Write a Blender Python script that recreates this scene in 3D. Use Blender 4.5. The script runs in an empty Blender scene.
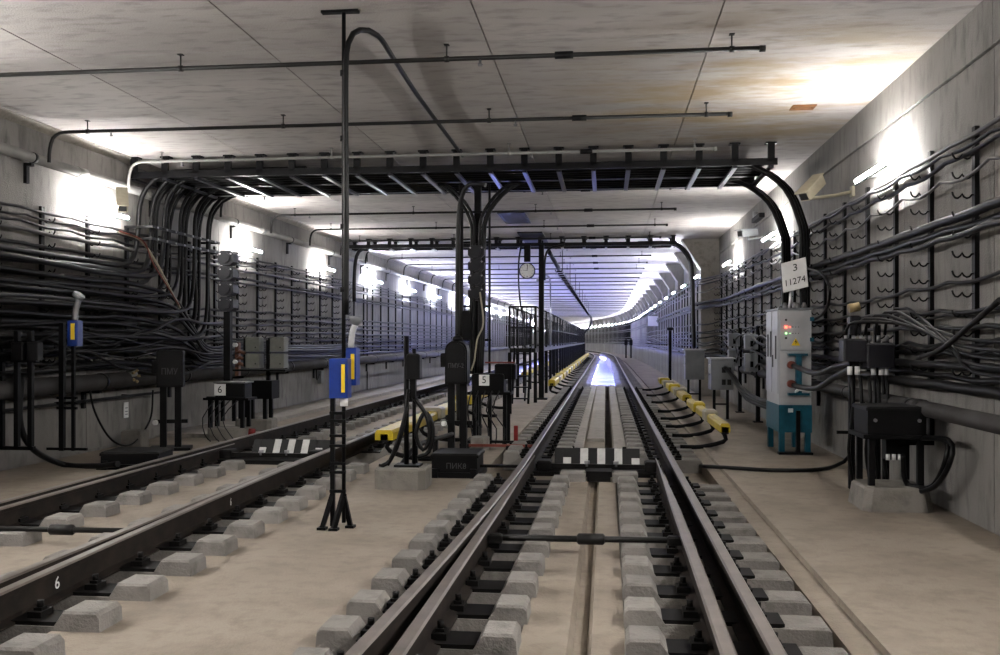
import bpy, bmesh, math, random
from mathutils import Vector, Matrix
random.seed(7)
SC = bpy.context.scene
COL = SC.collection
# ------------------------------------------------------------------ camera
F, VX, HY, CZ = 920.0, 606.0, 340.0, 1.5      # focal px, tunnel vanishing point x, horizon y, eye height
TH = math.atan((VX - 500) / F)
cd = bpy.data.cameras.new('camera'); cam = bpy.data.objects.new('camera', cd); COL.objects.link(cam)
cam.location = (0, 0, CZ); cam.rotation_euler = (math.pi / 2, 0, TH)
cd.sensor_width = 36; cd.sensor_fit = 'HORIZONTAL'; cd.lens = 36 * F / 1000; cd.shift_y = (HY - 327.5) / 1000
cd.clip_start = 0.05; cd.clip_end = 600
SC.camera = cam
# ------------------------------------------------------------------ world, exposure
w = bpy.data.worlds.new('tunnel_world'); SC.world = w; w.use_nodes = True
w.node_tree.nodes['Background'].inputs[0].default_value = (0.02, 0.02, 0.025, 1)
w.node_tree.nodes['Background'].inputs[1].default_value = 0.0
SC.view_settings.view_transform = 'Standard'; SC.view_settings.look = 'None'
SC.view_settings.exposure = 0.8; SC.view_settings.gamma = 1.0
SC.view_settings.use_curve_mapping = False
LAMP_POWER = 400.0        # emission strength of the wall tubes
PIT_POWER = 95.0
# ------------------------------------------------------------------ pixel helpers (direction only; depth from the surface touched)
def ray(px, py):
    a = (px - 500) / F; b = (HY - py) / F
    return Vector((-math.sin(TH) + a * math.cos(TH), math.cos(TH) + a * math.sin(TH), b))
def Pz(px, py, z=0.0):
    d = ray(px, py); return Vector((0, 0, CZ)) + d * ((z - CZ) / d.z)
def Px(px, py, x):
    d = ray(px, py); return Vector((0, 0, CZ)) + d * (x / d.x)
def Py(px, py, y):
    d = ray(px, py); return Vector((0, 0, CZ)) + d * (y / d.y)
# ------------------------------------------------------------------ dimensions
WL, WR, CEIL = -6.85, 2.9, 4.12
WR2, YB = 2.45, 24.3            # right wall steps in behind the bulkhead
YEND, YSTART = 190.0, -14.0
RH = 0.2                        # rail head level
def cx(y):                      # the tunnel bends left far away
    return 0.0 if y < 70 else -(y - 70) ** 2 / 700.0
def wr(y): return WR if y < YB else WR2
# ------------------------------------------------------------------ materials
MATS = {}
def nodes(name):
    m = bpy.data.materials.new(name); m.use_nodes = True; MATS[name] = m
    nt = m.node_tree; return m, nt, nt.nodes['Principled BSDF']
def N(nt, t, **kw):
    n = nt.nodes.new(t)
    for k, v in kw.items():
        if k in n.inputs: n.inputs[k].default_value = v
        else: setattr(n, k, v)
    return n
def mixc(nt, a, b, fac, mode='MIX'):
    n = nt.nodes.new('ShaderNodeMix'); n.data_type = 'RGBA'; n.blend_type = mode
    for sock, v in ((n.inputs[6], a), (n.inputs[7], b), (n.inputs[0], fac)):
        if hasattr(v, 'links') or hasattr(v, 'is_linked'): nt.links.new(v, sock)
        else: sock.default_value = v if not isinstance(v, tuple) else (*v, 1)
    return n.outputs[2]
def ramp(nt, src, p0, p1, c0=(0, 0, 0), c1=(1, 1, 1)):
    r = nt.nodes.new('ShaderNodeValToRGB')
    r.color_ramp.elements[0].position = p0; r.color_ramp.elements[1].position = p1
    r.color_ramp.elements[0].color = (*c0, 1); r.color_ramp.elements[1].color = (*c1, 1)
    nt.links.new(src, r.inputs[0]); return r.outputs[0]
def noise(nt, pos, scale, detail=5, stretch=(1, 1, 1), rough=0.55):
    mp = nt.nodes.new('ShaderNodeMapping'); mp.inputs['Scale'].default_value = stretch
    nt.links.new(pos, mp.inputs[0])
    n = N(nt, 'ShaderNodeTexNoise'); n.inputs['Scale'].default_value = scale
    n.inputs['Detail'].default_value = detail; n.inputs['Roughness'].default_value = rough
    nt.links.new(mp.outputs[0], n.inputs['Vector']); return n.outputs[0]
def concrete(name, c1, c2, stain=None, streak=(1, 1, 1), bump=0.25, rough=0.85, stain_amt=0.5, stain_th=(0.55, 0.68), local=None, panel=0.0, fine_th=(.5, .75)):
    m, nt, b = nodes(name)
    pos = nt.nodes.new('ShaderNodeNewGeometry').outputs['Position']
    big = noise(nt, pos, 0.8, 6, streak); fine = noise(nt, pos, 9, 8, streak); grit = noise(nt, pos, 60, 4)
    col = mixc(nt, c1, c2, ramp(nt, big, 0.35, 0.65))
    col = mixc(nt, col, tuple(v * 0.72 for v in c1), ramp(nt, fine, *fine_th))
    if panel:
        oi = nt.nodes.new('ShaderNodeObjectInfo').outputs['Random']
        col = mixc(nt, col, ramp(nt, oi, 0, 1, (1 - panel,) * 3, (1 + 0.0,) * 3), 1.0, 'MULTIPLY')
    if stain:
        s = ramp(nt, noise(nt, pos, 1.7, 8, streak, 0.65), *stain_th)
        mul = nt.nodes.new('ShaderNodeMath'); mul.operation = 'MULTIPLY'; mul.inputs[1].default_value = stain_amt
        nt.links.new(s, mul.inputs[0]); f = mul.outputs[0]
        if local:                                  # a leak stain with a place of its own
            vs = nt.nodes.new('ShaderNodeVectorMath'); vs.operation = 'SUBTRACT'; vs.inputs[1].default_value = local[0]
            nt.links.new(pos, vs.inputs[0])
            vm = nt.nodes.new('ShaderNodeVectorMath'); vm.operation = 'DIVIDE'; vm.inputs[1].default_value = local[1]
            nt.links.new(vs.outputs[0], vm.inputs[0])
            ln = nt.nodes.new('ShaderNodeVectorMath'); ln.operation = 'LENGTH'; nt.links.new(vm.outputs[0], ln.inputs[0])
            rr = ramp(nt, ln.outputs['Value'], 0.5, 1.0, (1, 1, 1), (0, 0, 0))
            m2 = nt.nodes.new('ShaderNodeMath'); m2.operation = 'MULTIPLY'
            nt.links.new(f, m2.inputs[0]); nt.links.new(rr, m2.inputs[1]); f = m2.outputs[0]
        col = mixc(nt, col, stain, f)
    nt.links.new(col, b.inputs['Base Color']); b.inputs['Roughness'].default_value = rough
    bp = nt.nodes.new('ShaderNodeBump'); bp.inputs['Strength'].default_value = bump; bp.inputs['Distance'].default_value = 0.02
    add = nt.nodes.new('ShaderNodeMath'); nt.links.new(fine, add.inputs[0]); nt.links.new(grit, add.inputs[1])
    nt.links.new(add.outputs[0], bp.inputs['Height']); nt.links.new(bp.outputs[0], b.inputs['Normal'])
    return m
def paint(name, c, rough=0.5, metal=0.0, var=0.25, scale=14, dirt=None, spec=.35):
    m, nt, b = nodes(name)
    pos = nt.nodes.new('ShaderNodeNewGeometry').outputs['Position']
    f = ramp(nt, noise(nt, pos, scale, 6), 0.35, 0.7)
    col = mixc(nt, c, dirt if dirt else tuple(v * (1 - var) for v in c), f)
    nt.links.new(col, b.inputs['Base Color']); b.inputs['Roughness'].default_value = rough; b.inputs['Metallic'].default_value = metal; b.inputs['Specular IOR Level'].default_value = spec
    return m
def glow(name, c, s):
    m, nt, b = nodes(name); b.inputs['Base Color'].default_value = (*c, 1)
    b.inputs['Emission Color'].default_value = (*c, 1); b.inputs['Emission Strength'].default_value = s; return m
concrete('ceil', (.39, .365, .345), (.54, .51, .485), stain=(.27, .205, .115), streak=(.35, 1, 1), stain_amt=.9, stain_th=(.42, .6), local=((1.5, 10.4, 4.1), (2.3, 3.6, 9)), panel=.22)
concrete('wall', (.165, .158, .148), (.245, .235, .22), stain=(.085, .08, .07), streak=(1, 1, .3), stain_amt=.5, bump=.35, panel=.15)
concrete('floor', (.215, .181, .143), (.27, .23, .186), stain=(.135, .11, .084), stain_amt=.6, stain_th=(.48, .72), bump=.35, rough=.8, fine_th=(.48, .9))
concrete('block', (.185, .175, .16), (.25, .238, .22), stain=(.15, .135, .115), stain_amt=.35, bump=.5, panel=.25)
concrete('curb', (.27, .25, .22), (.33, .305, .275), bump=.3)
concrete('pier', (.15, .14, .122), (.205, .193, .172), stain=(.16, .145, .12), bump=.5)
paint('railhead', (.135, .115, .10), .42, .25, .3, 8)
paint('railside', (.011, .009, .008), .75, 0, .5, 6, (.024, .018, .014), spec=.15)
paint('plate', (.0045, .004, .0038), .65, 0, .4, 20, spec=.14)
paint('black', (.0028, .0028, .0032), .55, .0, .3, spec=.12)
paint('blackmetal', (.004, .004, .0045), .5, .0, .4, spec=.16)
paint('cable', (.0032, .0032, .0036), .45, 0, .4, 5, spec=.2)
paint('cablegrey', (.011, .011, .0115), .48, 0, .35, 4, spec=.25)
paint('cablelight', (.08, .077, .075), .5, 0, .3, 4)
paint('greypipe', (.035, .034, .035), .6, 0, .35, 3, (.02, .018, .017), spec=.25)
paint('whitepipe', (.24, .235, .225), .5, .1, .25, 3)
paint('steel', (.30, .30, .31), .35, .8, .3)
paint('conduit', (.009, .0085, .008), .5, .1, .4, 3, spec=.25)
paint('yellow', (.48, .36, .012), .4, 0, .0, 5, (.33, .235, .02))
paint('blue', (.006, .028, .19), .4, 0, .2)
paint('teal', (.004, .075, .115), .42, 0, .3)
paint('cabinet', (.40, .41, .42), .45, .0, .12, 6)
paint('cabinetgrey', (.17, .18, .19), .5, .0, .2, 6)
paint('relay', (.17, .175, .15), .55, 0, .2)
paint('beige', (.33, .30, .22), .5, 0, .15)
paint('white', (.75, .75, .74), .5, 0, .06)
paint('dimtext', (.055, .055, .058), .6)
paint('ink', (.01, .01, .01), .6)
paint('red', (.22, .014, .012), .5, 0, .3)
paint('darkred', (.19, .045, .03), .6, 0, .3)
paint('warn', (.80, .55, .02), .5, 0, .05)
paint('copper', (.20, .09, .055), .5, .2, .4)
paint('stripe_white', (.62, .62, .60), .6, 0, .2)
paint('stripe_black', (.006, .006, .0065), .6, 0, .2)
paint('rust', (.22, .10, .035), .8, 0, .4)
paint('ochre', (.35, .27, .14), .6, .3, .3)
paint('tray', (.004, .004, .0048), .4, .1, .4, spec=.2)
paint('trayshine', (.03, .03, .036), .3, .7, .3)
paint('signal', (.010, .010, .014), .5, 0, .3, spec=.25)
glow('tube', (1.0, .97, .95), LAMP_POWER * .7)
glow('tubefill', (1.0, .96, .93), LAMP_POWER * 1.05)  # stronger tubes of the unseen lamps added to brighten the near tunnel
glow('tubefar', (.86, .89, 1.0), LAMP_POWER * 1.4)
glow('pitlight', (.28, .33, 1.0), PIT_POWER)
glow('led_red', (1.0, .06, .03), 8)
glow('led_green', (.4, .9, .35), 1.5)
# ------------------------------------------------------------------ mesh builder
class MB:
    def __init__(s): s.v = []; s.f = []; s.sm = []; s.mi = []; s.m = 0
    def add(s, vs, fs, smooth=False):
        o = len(s.v); s.v += [Vector(v) for v in vs]
        for f in fs: s.f.append([i + o for i in f]); s.sm.append(smooth); s.mi.append(s.m)
        return s
    def box(s, c, d, rz=0.0, rx=0.0, ry=0.0, ch=0.0):
        """box centred at c with size d, optional chamfer ch on the vertical and top edges"""
        hx, hy, hz = d[0] / 2, d[1] / 2, d[2] / 2
        if ch <= 0:
            vs = [(sx * hx, sy * hy, sz * hz) for sz in (-1, 1) for sx, sy in ((-1, -1), (1, -1), (1, 1), (-1, 1))]
            fs = [(3, 2, 1, 0), (4, 5, 6, 7)] + [(i, (i + 1) % 4, 4 + (i + 1) % 4, 4 + i) for i in range(4)]
        else:
            def ring(ix, z):
                a, b_ = hx - ix, hy - ix; k = ch * 0.7
                return [(-a + k, -b_, z), (a - k, -b_, z), (a, -b_ + k, z), (a, b_ - k, z), (a - k, b_, z), (-a + k, b_, z), (-a, b_ - k, z), (-a, -b_ + k, z)]
            vs = ring(0, -hz) + ring(0, hz - ch) + ring(ch, hz)
            fs = [tuple(range(7, -1, -1)), tuple(range(16, 24))]
            for l in (0, 8): fs += [(l + i, l + (i + 1) % 8, l + 8 + (i + 1) % 8, l + 8 + i) for i in range(8)]
        R = Matrix.Rotation(rz, 3, 'Z') @ Matrix.Rotation(ry, 3, 'Y') @ Matrix.Rotation(rx, 3, 'X'); C = Vector(c)
        return s.add([R @ Vector(v) + C for v in vs], fs)
    def bar(s, p, q, wd, ht=None):
        p, q = Vector(p), Vector(q); ht = ht or wd; d = q - p; L = d.length
        if L < 1e-6: return s
        z = d / L; up = Vector((0, 0, 1)) if abs(z.z) < .95 else Vector((0, 1, 0))
        x = up.cross(z).normalized(); y = z.cross(x)
        vs = [b + x * (a * wd / 2) + y * (c * ht / 2) for b in (p, q) for a, c in ((-1, -1), (1, -1), (1, 1), (-1, 1))]
        return s.add(vs, [(3, 2, 1, 0), (4, 5, 6, 7)] + [(i, (i + 1) % 4, 4 + (i + 1) % 4, 4 + i) for i in range(4)])
    def tube(s, pts, r, n=8, cap=True):
        pts = [Vector(p) for p in pts]; k = len(pts); vs = []
        rs = r if isinstance(r, (list, tuple)) else [r] * k
        t = (pts[1] - pts[0]).normalized(); up = Vector((0, 0, 1)) if abs(t.z) < .9 else Vector((1, 0, 0))
        x = t.cross(up).normalized()
        for i, p in enumerate(pts):
            a = pts[max(i - 1, 0)]; b = pts[min(i + 1, k - 1)]; t = (b - a)
            t = t.normalized() if t.length > 1e-9 else Vector((0, 1, 0))
            x = (x - t * x.dot(t)); x = x.normalized() if x.length > 1e-6 else t.orthogonal().normalized()
            y = t.cross(x)
            vs += [p + (x * math.cos(2 * math.pi * j / n) + y * math.sin(2 * math.pi * j / n)) * rs[i] for j in range(n)]
        fs = [(i * n + j, i * n + (j + 1) % n, (i + 1) * n + (j + 1) % n, (i + 1) * n + j) for i in range(k - 1) for j in range(n)]
        s.add(vs, fs, True)
        if cap:
            o = len(s.v) - k * n
            s.f.append([o + j for j in range(n - 1, -1, -1)]); s.sm.append(False); s.mi.append(s.m)
            s.f.append([o + (k - 1) * n + j for j in range(n)]); s.sm.append(False); s.mi.append(s.m)
        return s
    def cyl(s, p, q, r, n=14): return s.tube([p, q], r, n)
    def prism(s, poly, y0, y1, axis='y'):
        """poly in (a,b) extruded along axis: y -> (a=x,b=z); x -> (a=y,b=z); z -> (a=x,b=y)"""
        n = len(poly)
        def P(a, b, t): return {'y': (a, t, b), 'x': (t, a, b), 'z': (a, b, t)}[axis]
        vs = [P(a, b, y0) for a, b in poly] + [P(a, b, y1) for a, b in poly]
        fs = [tuple(range(n)), tuple(range(2 * n - 1, n - 1, -1))] + [((i + 1) % n, i, n + i, n + (i + 1) % n) for i in range(n)]
        return s.add(vs, fs)
    def build(s, name, mat, parent=None, **props):
        me = bpy.data.meshes.new(name)
        me.from_pydata([tuple(v) for v in s.v], [], s.f); me.update()
        bm = bmesh.new(); bm.from_mesh(me); bmesh.ops.recalc_face_normals(bm, faces=bm.faces); bm.to_mesh(me); bm.free()
        me.polygons.foreach_set('use_smooth', s.sm)
        for mm in (mat if isinstance(mat, (list, tuple)) else [mat]): me.materials.append(MATS[mm])
        me.polygons.foreach_set('material_index', s.mi)
        o = bpy.data.objects.new(name, me); COL.objects.link(o)
        if parent is not None: o.parent = parent
        for k, v in props.items(): o[k] = v
        return o
def tag(o, label, cat, group=None):
    o['label'] = label; o['category'] = cat
    if group: o['group'] = group
    return o
def thing(name, label, cat, loc=(0, 0, 0), rz=0.0, group=None):
    o = bpy.data.objects.new(name, None); COL.objects.link(o); o.empty_display_size = .1
    o.location = loc; o.rotation_euler = (0, 0, rz); return tag(o, label, cat, group)
def link_copy(src, loc=None, parent=None, rz=None):
    o = src.copy(); COL.objects.link(o)
    if parent is not None: o.parent = parent
    if loc is not None: o.location = loc
    if rz is not None: o.rotation_euler = (0, 0, rz)
    return o
def copy_tree(src, loc, rz=None, label=None, group=None):
    r = link_copy(src, loc, None, rz)
    if label: r['label'] = label
    if group: r['group'] = group
    for ch in src.children:
        c = link_copy(ch, None, r)
        for g in ch.children: link_copy(g, None, c)
    return r
_txt = {}
def lettering(body, size, mat, parent, loc, rot=(math.pi / 2, 0, 0), name='lettering', sx=1.0):
    cu = bpy.data.curves.new('txt', 'FONT'); cu.body = body; cu.size = size; cu.align_x = 'CENTER'; cu.align_y = 'CENTER'; cu.extrude = .001
    cu.resolution_u = 3
    t = bpy.data.objects.new('txt', cu); COL.objects.link(t)
    dg = bpy.context.evaluated_depsgraph_get(); me = bpy.data.meshes.new_from_object(t.evaluated_get(dg))
    bpy.data.objects.remove(t); me.materials.clear(); me.materials.append(MATS[mat])
    o = bpy.data.objects.new(name, me); COL.objects.link(o); o.parent = parent; o.location = loc; o.rotation_euler = rot; o.scale = (sx, 1, 1)
    return o
def smooth_path(pts, step=.12):
    """Catmull-Rom through the points"""
    P = [Vector(p) for p in pts]; P = [P[0] * 2 - P[1]] + P + [P[-1] * 2 - P[-2]]; out = []
    for i in range(1, len(P) - 2):
        a, b, c, d = P[i - 1:i + 3]; n = max(2, int((c - b).length / step))
        for j in range(n):
            t = j / n
            out.append(.5 * ((2 * b) + (c - a) * t + (2 * a - 5 * b + 4 * c - d) * t * t + (3 * b - a - 3 * c + d) * t ** 3))
    out.append(P[-2]); return out
ORD = ['topmost', 'second', 'third', 'fourth', 'fifth', 'sixth', 'seventh', 'eighth', 'ninth', 'tenth', 'eleventh', 'twelfth', 'thirteenth', 'fourteenth', 'fifteenth', 'sixteenth', 'seventeenth', 'eighteenth', 'nineteenth', 'twentieth', 'twenty-first', 'twenty-second', 'twenty-third', 'twenty-fourth']
def yrange(a, b):
    ys = [a]; y = a
    while y < b - 1e-6:
        y = min(b, y + (3 if y > 69 else 30)); ys.append(y)
    return ys
def sweep(mb, prof, a, b, closed=False, smooth=False):
    ys = yrange(a, b); n = len(prof)
    vs = [(x + cx(y), y, z) for y in ys for x, z in prof]
    m = n if closed else n - 1
    fs = [(i * n + j, i * n + (j + 1) % n, (i + 1) * n + (j + 1) % n, (i + 1) * n + j) for i in range(len(ys) - 1) for j in range(m)]
    if closed: fs += [tuple(range(n - 1, -1, -1)), tuple((len(ys) - 1) * n + j for j in range(n))]
    return mb.add(vs, fs, smooth)
# ================================================================== STRUCTURE
PIT0, PIT1 = 30.0, 100.0
g = -0.13   # drain groove x
TD = -.14   # trench under the rails, bridged by the half-sleepers
lt = [(WL - .3, 0), (-5.16, 0), (-5.16, TD), (-4.42, TD), (-4.42, 0), (-3.60, 0), (-3.60, TD), (-2.84, TD), (-2.84, 0)]
rt = [(1.165, TD), (1.165, 0), (1.31, 0), (1.31, .045), (WR + .3, .045)]
prof_near = lt + [(-1.38, 0), (-1.38, TD), (-.43, TD), (-.43, 0), (g - .06, 0), (g - .035, -.07), (g + .035, -.07), (g + .06, 0), (.095, 0), (.095, TD)] + rt
prof_pit = [(WL - .3, 0), (-4.62, 0), (-4.62, -1.1), (-3.5, -1.1), (-3.5, 0), (-.66, 0), (-.66, -1.1), (.5, -1.1), (.5, 0), (1.31, 0), (1.31, .045), (WR + .3, .045)]
prof_far = [(WL - .3, 0), (1.31, 0), (1.31, .045), (WR + .3, .045)]
prof_mid = lt + [(-1.38, 0), (-1.38, TD), (-.50, TD), (-.50, 0), (-.02, 0), (-.02, -.4), (.09, -.4), (.09, 0), (.30, 0), (.30, TD)] + rt
fl = MB(); sweep(fl, prof_near, YSTART, 12.25); sweep(fl, prof_mid, 12.25, PIT0); sweep(fl, prof_pit, PIT0, PIT1); sweep(fl, prof_far, PIT1, YEND)
for a, b in ((-4.62, -3.5), (-.66, .5)):
    for y in (PIT0, PIT1): fl.add([(a + cx(y), y, 0), (b + cx(y), y, 0), (b + cx(y), y, -1.1), (a + cx(y), y, -1.1)], [(0, 1, 2, 3)])
floor = fl.build('floor', 'floor', kind='structure')
c = MB(); sweep(c, [(WL - .3, CEIL + .03), (WR + .3, CEIL + .03)], YSTART, 26.0); sweep(c, [(WL - .3, CEIL), (WR + .3, CEIL)], 26.0, YEND)
ceiling = c.build('ceiling', 'ceil', kind='structure')
c = MB(); sweep(c, [(WL - .03, -.1), (WL - .03, CEIL + .1)], YSTART, 26); sweep(c, [(WL, -.1), (WL, CEIL + .1)], 26, YEND)
wall_left = c.build('wall_left', 'wall', kind='structure')
c = MB(); sweep(c, [(WR + .03, -.1), (WR + .03, CEIL + .1)], YSTART, YB)
sweep(c, [(WR2, -.1), (WR2, 2.95), (2.66, 2.95), (2.66, CEIL + .1)], YB, YEND)
wall_right = c.build('wall_right', 'wall', kind='structure')
c = MB().box(((WL + WR) / 2, YSTART - .1, 2), (12, .2, 5)); wall_back = c.build('wall_back', 'wall', kind='structure')
c = MB().box((cx(YEND) - 2, YEND + .1, 2), (14, .2, 5)); wall_far = c.build('wall_far', 'wall', kind='structure')
# ceiling slabs, one by one, with recessed joints
seams = [WL, -5.05, -3.05, -1.04, .91, WR]
for i in range(5):
    a, b = seams[i] + .007, seams[i + 1] - .007
    src = None
    for k in range(9):
        y0 = -1 + 3 * k
        if src is None:
            src = MB().box((0, 0, 0), (b - a, 2.993, .035)).build('ceiling_slab', 'ceil', ceiling); o = src
        else: o = link_copy(src, None, ceiling)
        o.location = ((a + b) / 2, y0 + 1.5, CEIL + .0175 + .0005)
# wall panels
for side, X, par in ((-1, WL, wall_left), (1, WR, wall_right)):
    lo = MB().box((0, 0, 0), (.035, 2.09, 3.66)).build('concrete_panel', 'wall', par)
    hi = MB().box((0, 0, 0), (.035, 2.09, .40)).build('concrete_beam', 'wall', par)
    lo.location = (X + side * .0175, 4.15, 1.87); hi.location = (X + side * .0175 - side * .012, 4.15, 3.92)
    for k in range(1, 10):
        if side > 0 and 4.15 + 2.1 * k + 1.05 > YB: break
        link_copy(lo, (X + side * (.0175 + random.uniform(0, .004)), 4.15 + 2.1 * k, 1.87), par)
        link_copy(hi, (X + side * .0055, 4.15 + 2.1 * k, 3.92), par)
# left wall: low plinth and cornice
c = MB(); sweep(c, [(WL, CEIL - .10), (WL + .10, CEIL - .02), (WL + .10, CEIL), (WL, CEIL)], 2, 70, True)
c.build('trim_1', 'curb', kind='structure')
c = MB(); sweep(c, [(WL, 0), (WL + .85, 0), (WL + .85, .06), (WL, .06)], 13.5, 70, True)
c.build('trim_2', 'curb', kind='structure')
# bulkhead and haunched ribs on the right wall behind it
def rib(n, y, t, x_in=2.3):
    X = WR + .02
    c = MB(); poly = [(X, .0), (WR2 - .01, .0), (WR2 - .01, 3.35), (x_in - .35, CEIL), (X, CEIL)]
    if n > 1: poly = [(2.66, 2.95), (WR2, 2.95), (WR2, 3.5), (2.05, CEIL), (2.66, CEIL)]
    c.prism([(a + cx(y), b) for a, b in poly], y, y + t); c.build('trim_%d' % (n + 2), 'curb' if n == 1 else 'wall', kind='structure')
rib(1, YB - .02, .45)
for k in range(24): rib(k + 2, YB + 3.6 + 4.2 * k, .55)
# ================================================================== WALL LAMPS (own light in the tube)
def make_lamp(side, m):
    t = thing('wall_lamp', 'x', 'lamp')
    MB().box((-side * .02, 0, -.03), (.04, .30, .05)).build('mount', 'steel', t)
    MB().box((-side * .13, 0, -.042), (.22, .05, .02)).build('arm', 'steel', t)
    MB().box((-side * .24, 0, -.035), (.026, 1.12, .018)).build('housing', 'cabinet', t)
    MB().tube([(-side * .24, -.52, 0), (-side * .24, .52, 0)], .02, 8).build('tube', m, t)
    return t
lampsL = [-6, 2.0, 3.6, 5.2, 6.9, 11.6, 16.6, 21.4, 26.2] + [26.2 + 4.85 * k for k in range(1, 33)]  # first entries are out of view, added to light the near floor and ceiling
lampsR = [-6, 1.8, 3.2, 4.5, 9.7, 15.6, 20.9] + [YB + 1.0 + 4.2 * k for k in range(0, 38)]  # first entries likewise added out of view as fill for the near end
LAMP_SRC = {}
for side, ys in ((-1, lampsL), (1, lampsR)):
    vis = 0
    for y in ys:
        far = 2 if y > 24 else (0 if y < 6 else 1); key = (side, far); x = (WL if side < 0 else (WR if y < YB else 2.66)) + cx(y); z = 3.2
        sd = 'left' if side < 0 else 'right'
        if y < 7: lab = 'unseen tube lamp added on the %s wall to light the near end' % sd
        else:
            vis += 1
            if vis == 1: lab = 'slim tube lamp glowing beneath the beige camera on the left wall' if side < 0 else 'nearest slim tube lamp glowing on the right wall'
            elif vis <= 8: lab = '%s glowing tube lamp from the front along the %s wall' % (ORD[vis - 1], sd)
            else: lab = 'tiny glowing tube lamp far down the %s wall' % sd
        if key not in LAMP_SRC: o = make_lamp(side, ('tubefill', 'tube', 'tubefar')[far]); LAMP_SRC[key] = o
        else: o = copy_tree(LAMP_SRC[key], (0, 0, 0))
        o.location = (x, y, z); o['label'] = lab; o['group'] = 'tube lamps on the %s wall' % sd
# ================================================================== RAILS
def dv(y):            # stock rail leaving the straight towards the camera
    return 0.0 if y > 11 else (11 - y) ** 2 / 300.0
def rail_profile(hw=.036, foot=.07, top=RH):
    return [(-foot, .022), (foot, .022), (foot, .035), (.012, .05), (.010, top - .045), (hw, top - .036), (hw, top - .010), (hw - .01, top),
            (-hw + .01, top), (-hw, top - .010), (-hw, top - .036), (-.010, top - .045), (-.012, .05), (-foot, .035)]
def rail(name, fx, a, b, label, blade=None, step=.8):
    mb = MB(); ys = []; y = a
    while y < b: ys.append(y); y += step if y < 30 else 3.0
    ys.append(b); n = 14; vs = []
    for y in ys:
        s = 1.0 if blade is None else max(.18, min(1.0, (blade - y) / 3.0))
        for x, z in rail_profile():
            if blade is not None:
                if x * (1 if fx(5) < -.5 and fx(5) > -2 or fx(5) > -3.5 and fx(5) < -2.9 else -1) > 0: pass
                x = x * s
                z = z - .012 * (1 - s) if z > .1 else z
            vs.append((fx(y) + cx(y) + x, y, z))
    fs = []; mi = []
    for i in range(len(ys) - 1):
        for j in range(n):
            fs.append((i * n + j, i * n + (j + 1) % n, (i + 1) * n + (j + 1) % n, (i + 1) * n + j)); mi.append(1 if j in (6, 7, 8) else 0)
    fs += [tuple(range(n - 1, -1, -1)), tuple((len(ys) - 1) * n + j for j in range(n))]; mi += [0, 0]
    mb.add(vs, fs); mb.mi = mi
    return tag(mb.build(name, ['railside', 'railhead']), label, 'rail')
XL, XR = -.87, .715       # right-hand track
ML, MR = -4.85, -3.26     # left-hand track
rail('running_rail', lambda y: XL - dv(y), -4, YEND - 2, 'long worn steel rail, left side of the track under the viewpoint')
rail('running_rail', lambda y: XR, -4, YEND - 2, 'long worn steel rail, right side of the track under the viewpoint')
rail('point_rail', lambda y: XL + .062 - .75 * (.0 if y > 10.4 else (10.4 - y) * .011), -4, 10.45, 'pale switch blade pressed against the left rail of the near track', 10.45)
rail('point_rail', lambda y: XR - .165 - dv(y) * .25, -4, 10.35, 'pale switch blade standing off the right rail of the near track', 10.35)
rail('running_rail', lambda y: ML, -4, YEND - 2, 'steel rail of the left track on the side of the cable wall')
rail('running_rail', lambda y: MR + dv(y), -4, YEND - 2, 'steel rail of the left track on the side of the walkway, painted 6')
rail('point_rail', lambda y: ML + .17 + dv(y) * .25, -4, 11.2, 'dark switch blade beside the wall-side rail of the left track', 11.2)
rail('point_rail', lambda y: MR - .066 + .75 * (.0 if y > 11 else (11 - y) * .011), -4, 11.2, 'dark switch blade beside the walkway-side rail of the left track', 11.2)
# ================================================================== HALF SLEEPERS
def sleeper_src(x0, x1, lo, hi, flush_hi=False, h=.10, w=.225):
    """x0..x1 span, xr rail position, all relative to the rail"""
    t = thing('half_sleeper', 'x', 'sleeper')
    zl = -.139; b = MB()
    hh = .03 if flush_hi else h
    a, d = x0, x1
    prof = [(a, zl), (a + .012, h - .02), (a + .03, h), (lo, h), (lo + .05, .02), (hi - .05, .02), (hi, hh), (d - .03, hh), (d - .012, hh - .02), (d, zl)]
    if a > lo - .06: prof[0:4] = [(a, zl), (a, .02)]
    n = len(prof); y = w / 2; ch = .012
    vs = []
    for yy, k in ((-y, 0), (-y + ch, 1), (y - ch, 1), (y, 0)):
        for px_, pz_ in prof:
            vs.append((px_, yy, pz_ if k or pz_ < .03 else pz_ - ch))
    fs = [tuple(range(n)), tuple(3 * n + j for j in range(n - 1, -1, -1))]
    for l in range(3): fs += [(l * n + j, (l + 1) * n + j, (l + 1) * n + (j + 1) % n, l * n + (j + 1) % n) for j in range(n)]
    b.add(vs, fs); b.build('concrete_block', 'block', t)
    MB().box(((lo + hi) / 2, 0, .03), (hi - lo - .05, .205, .022)).build('baseplate', 'plate', t)
    src = None
    for s in (-1, 1):
        if src is None:
            c_ = MB(); c_.box((0, 0, .055), (.075, .11, .035)); c_.box((0, 0, .078), (.045, .05, .02))
            src = c_.build('rail_clip', 'plate', t); o = src
            MB().tube([(0, 0, .085), (0, 0, .122)], .018, 6).build('bolt', 'plate', o)
        else:
            o = link_copy(src, None, t)
            for q in src.children: link_copy(q, None, o)
        o.location = (s * .175, 0, 0)
    return t
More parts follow.
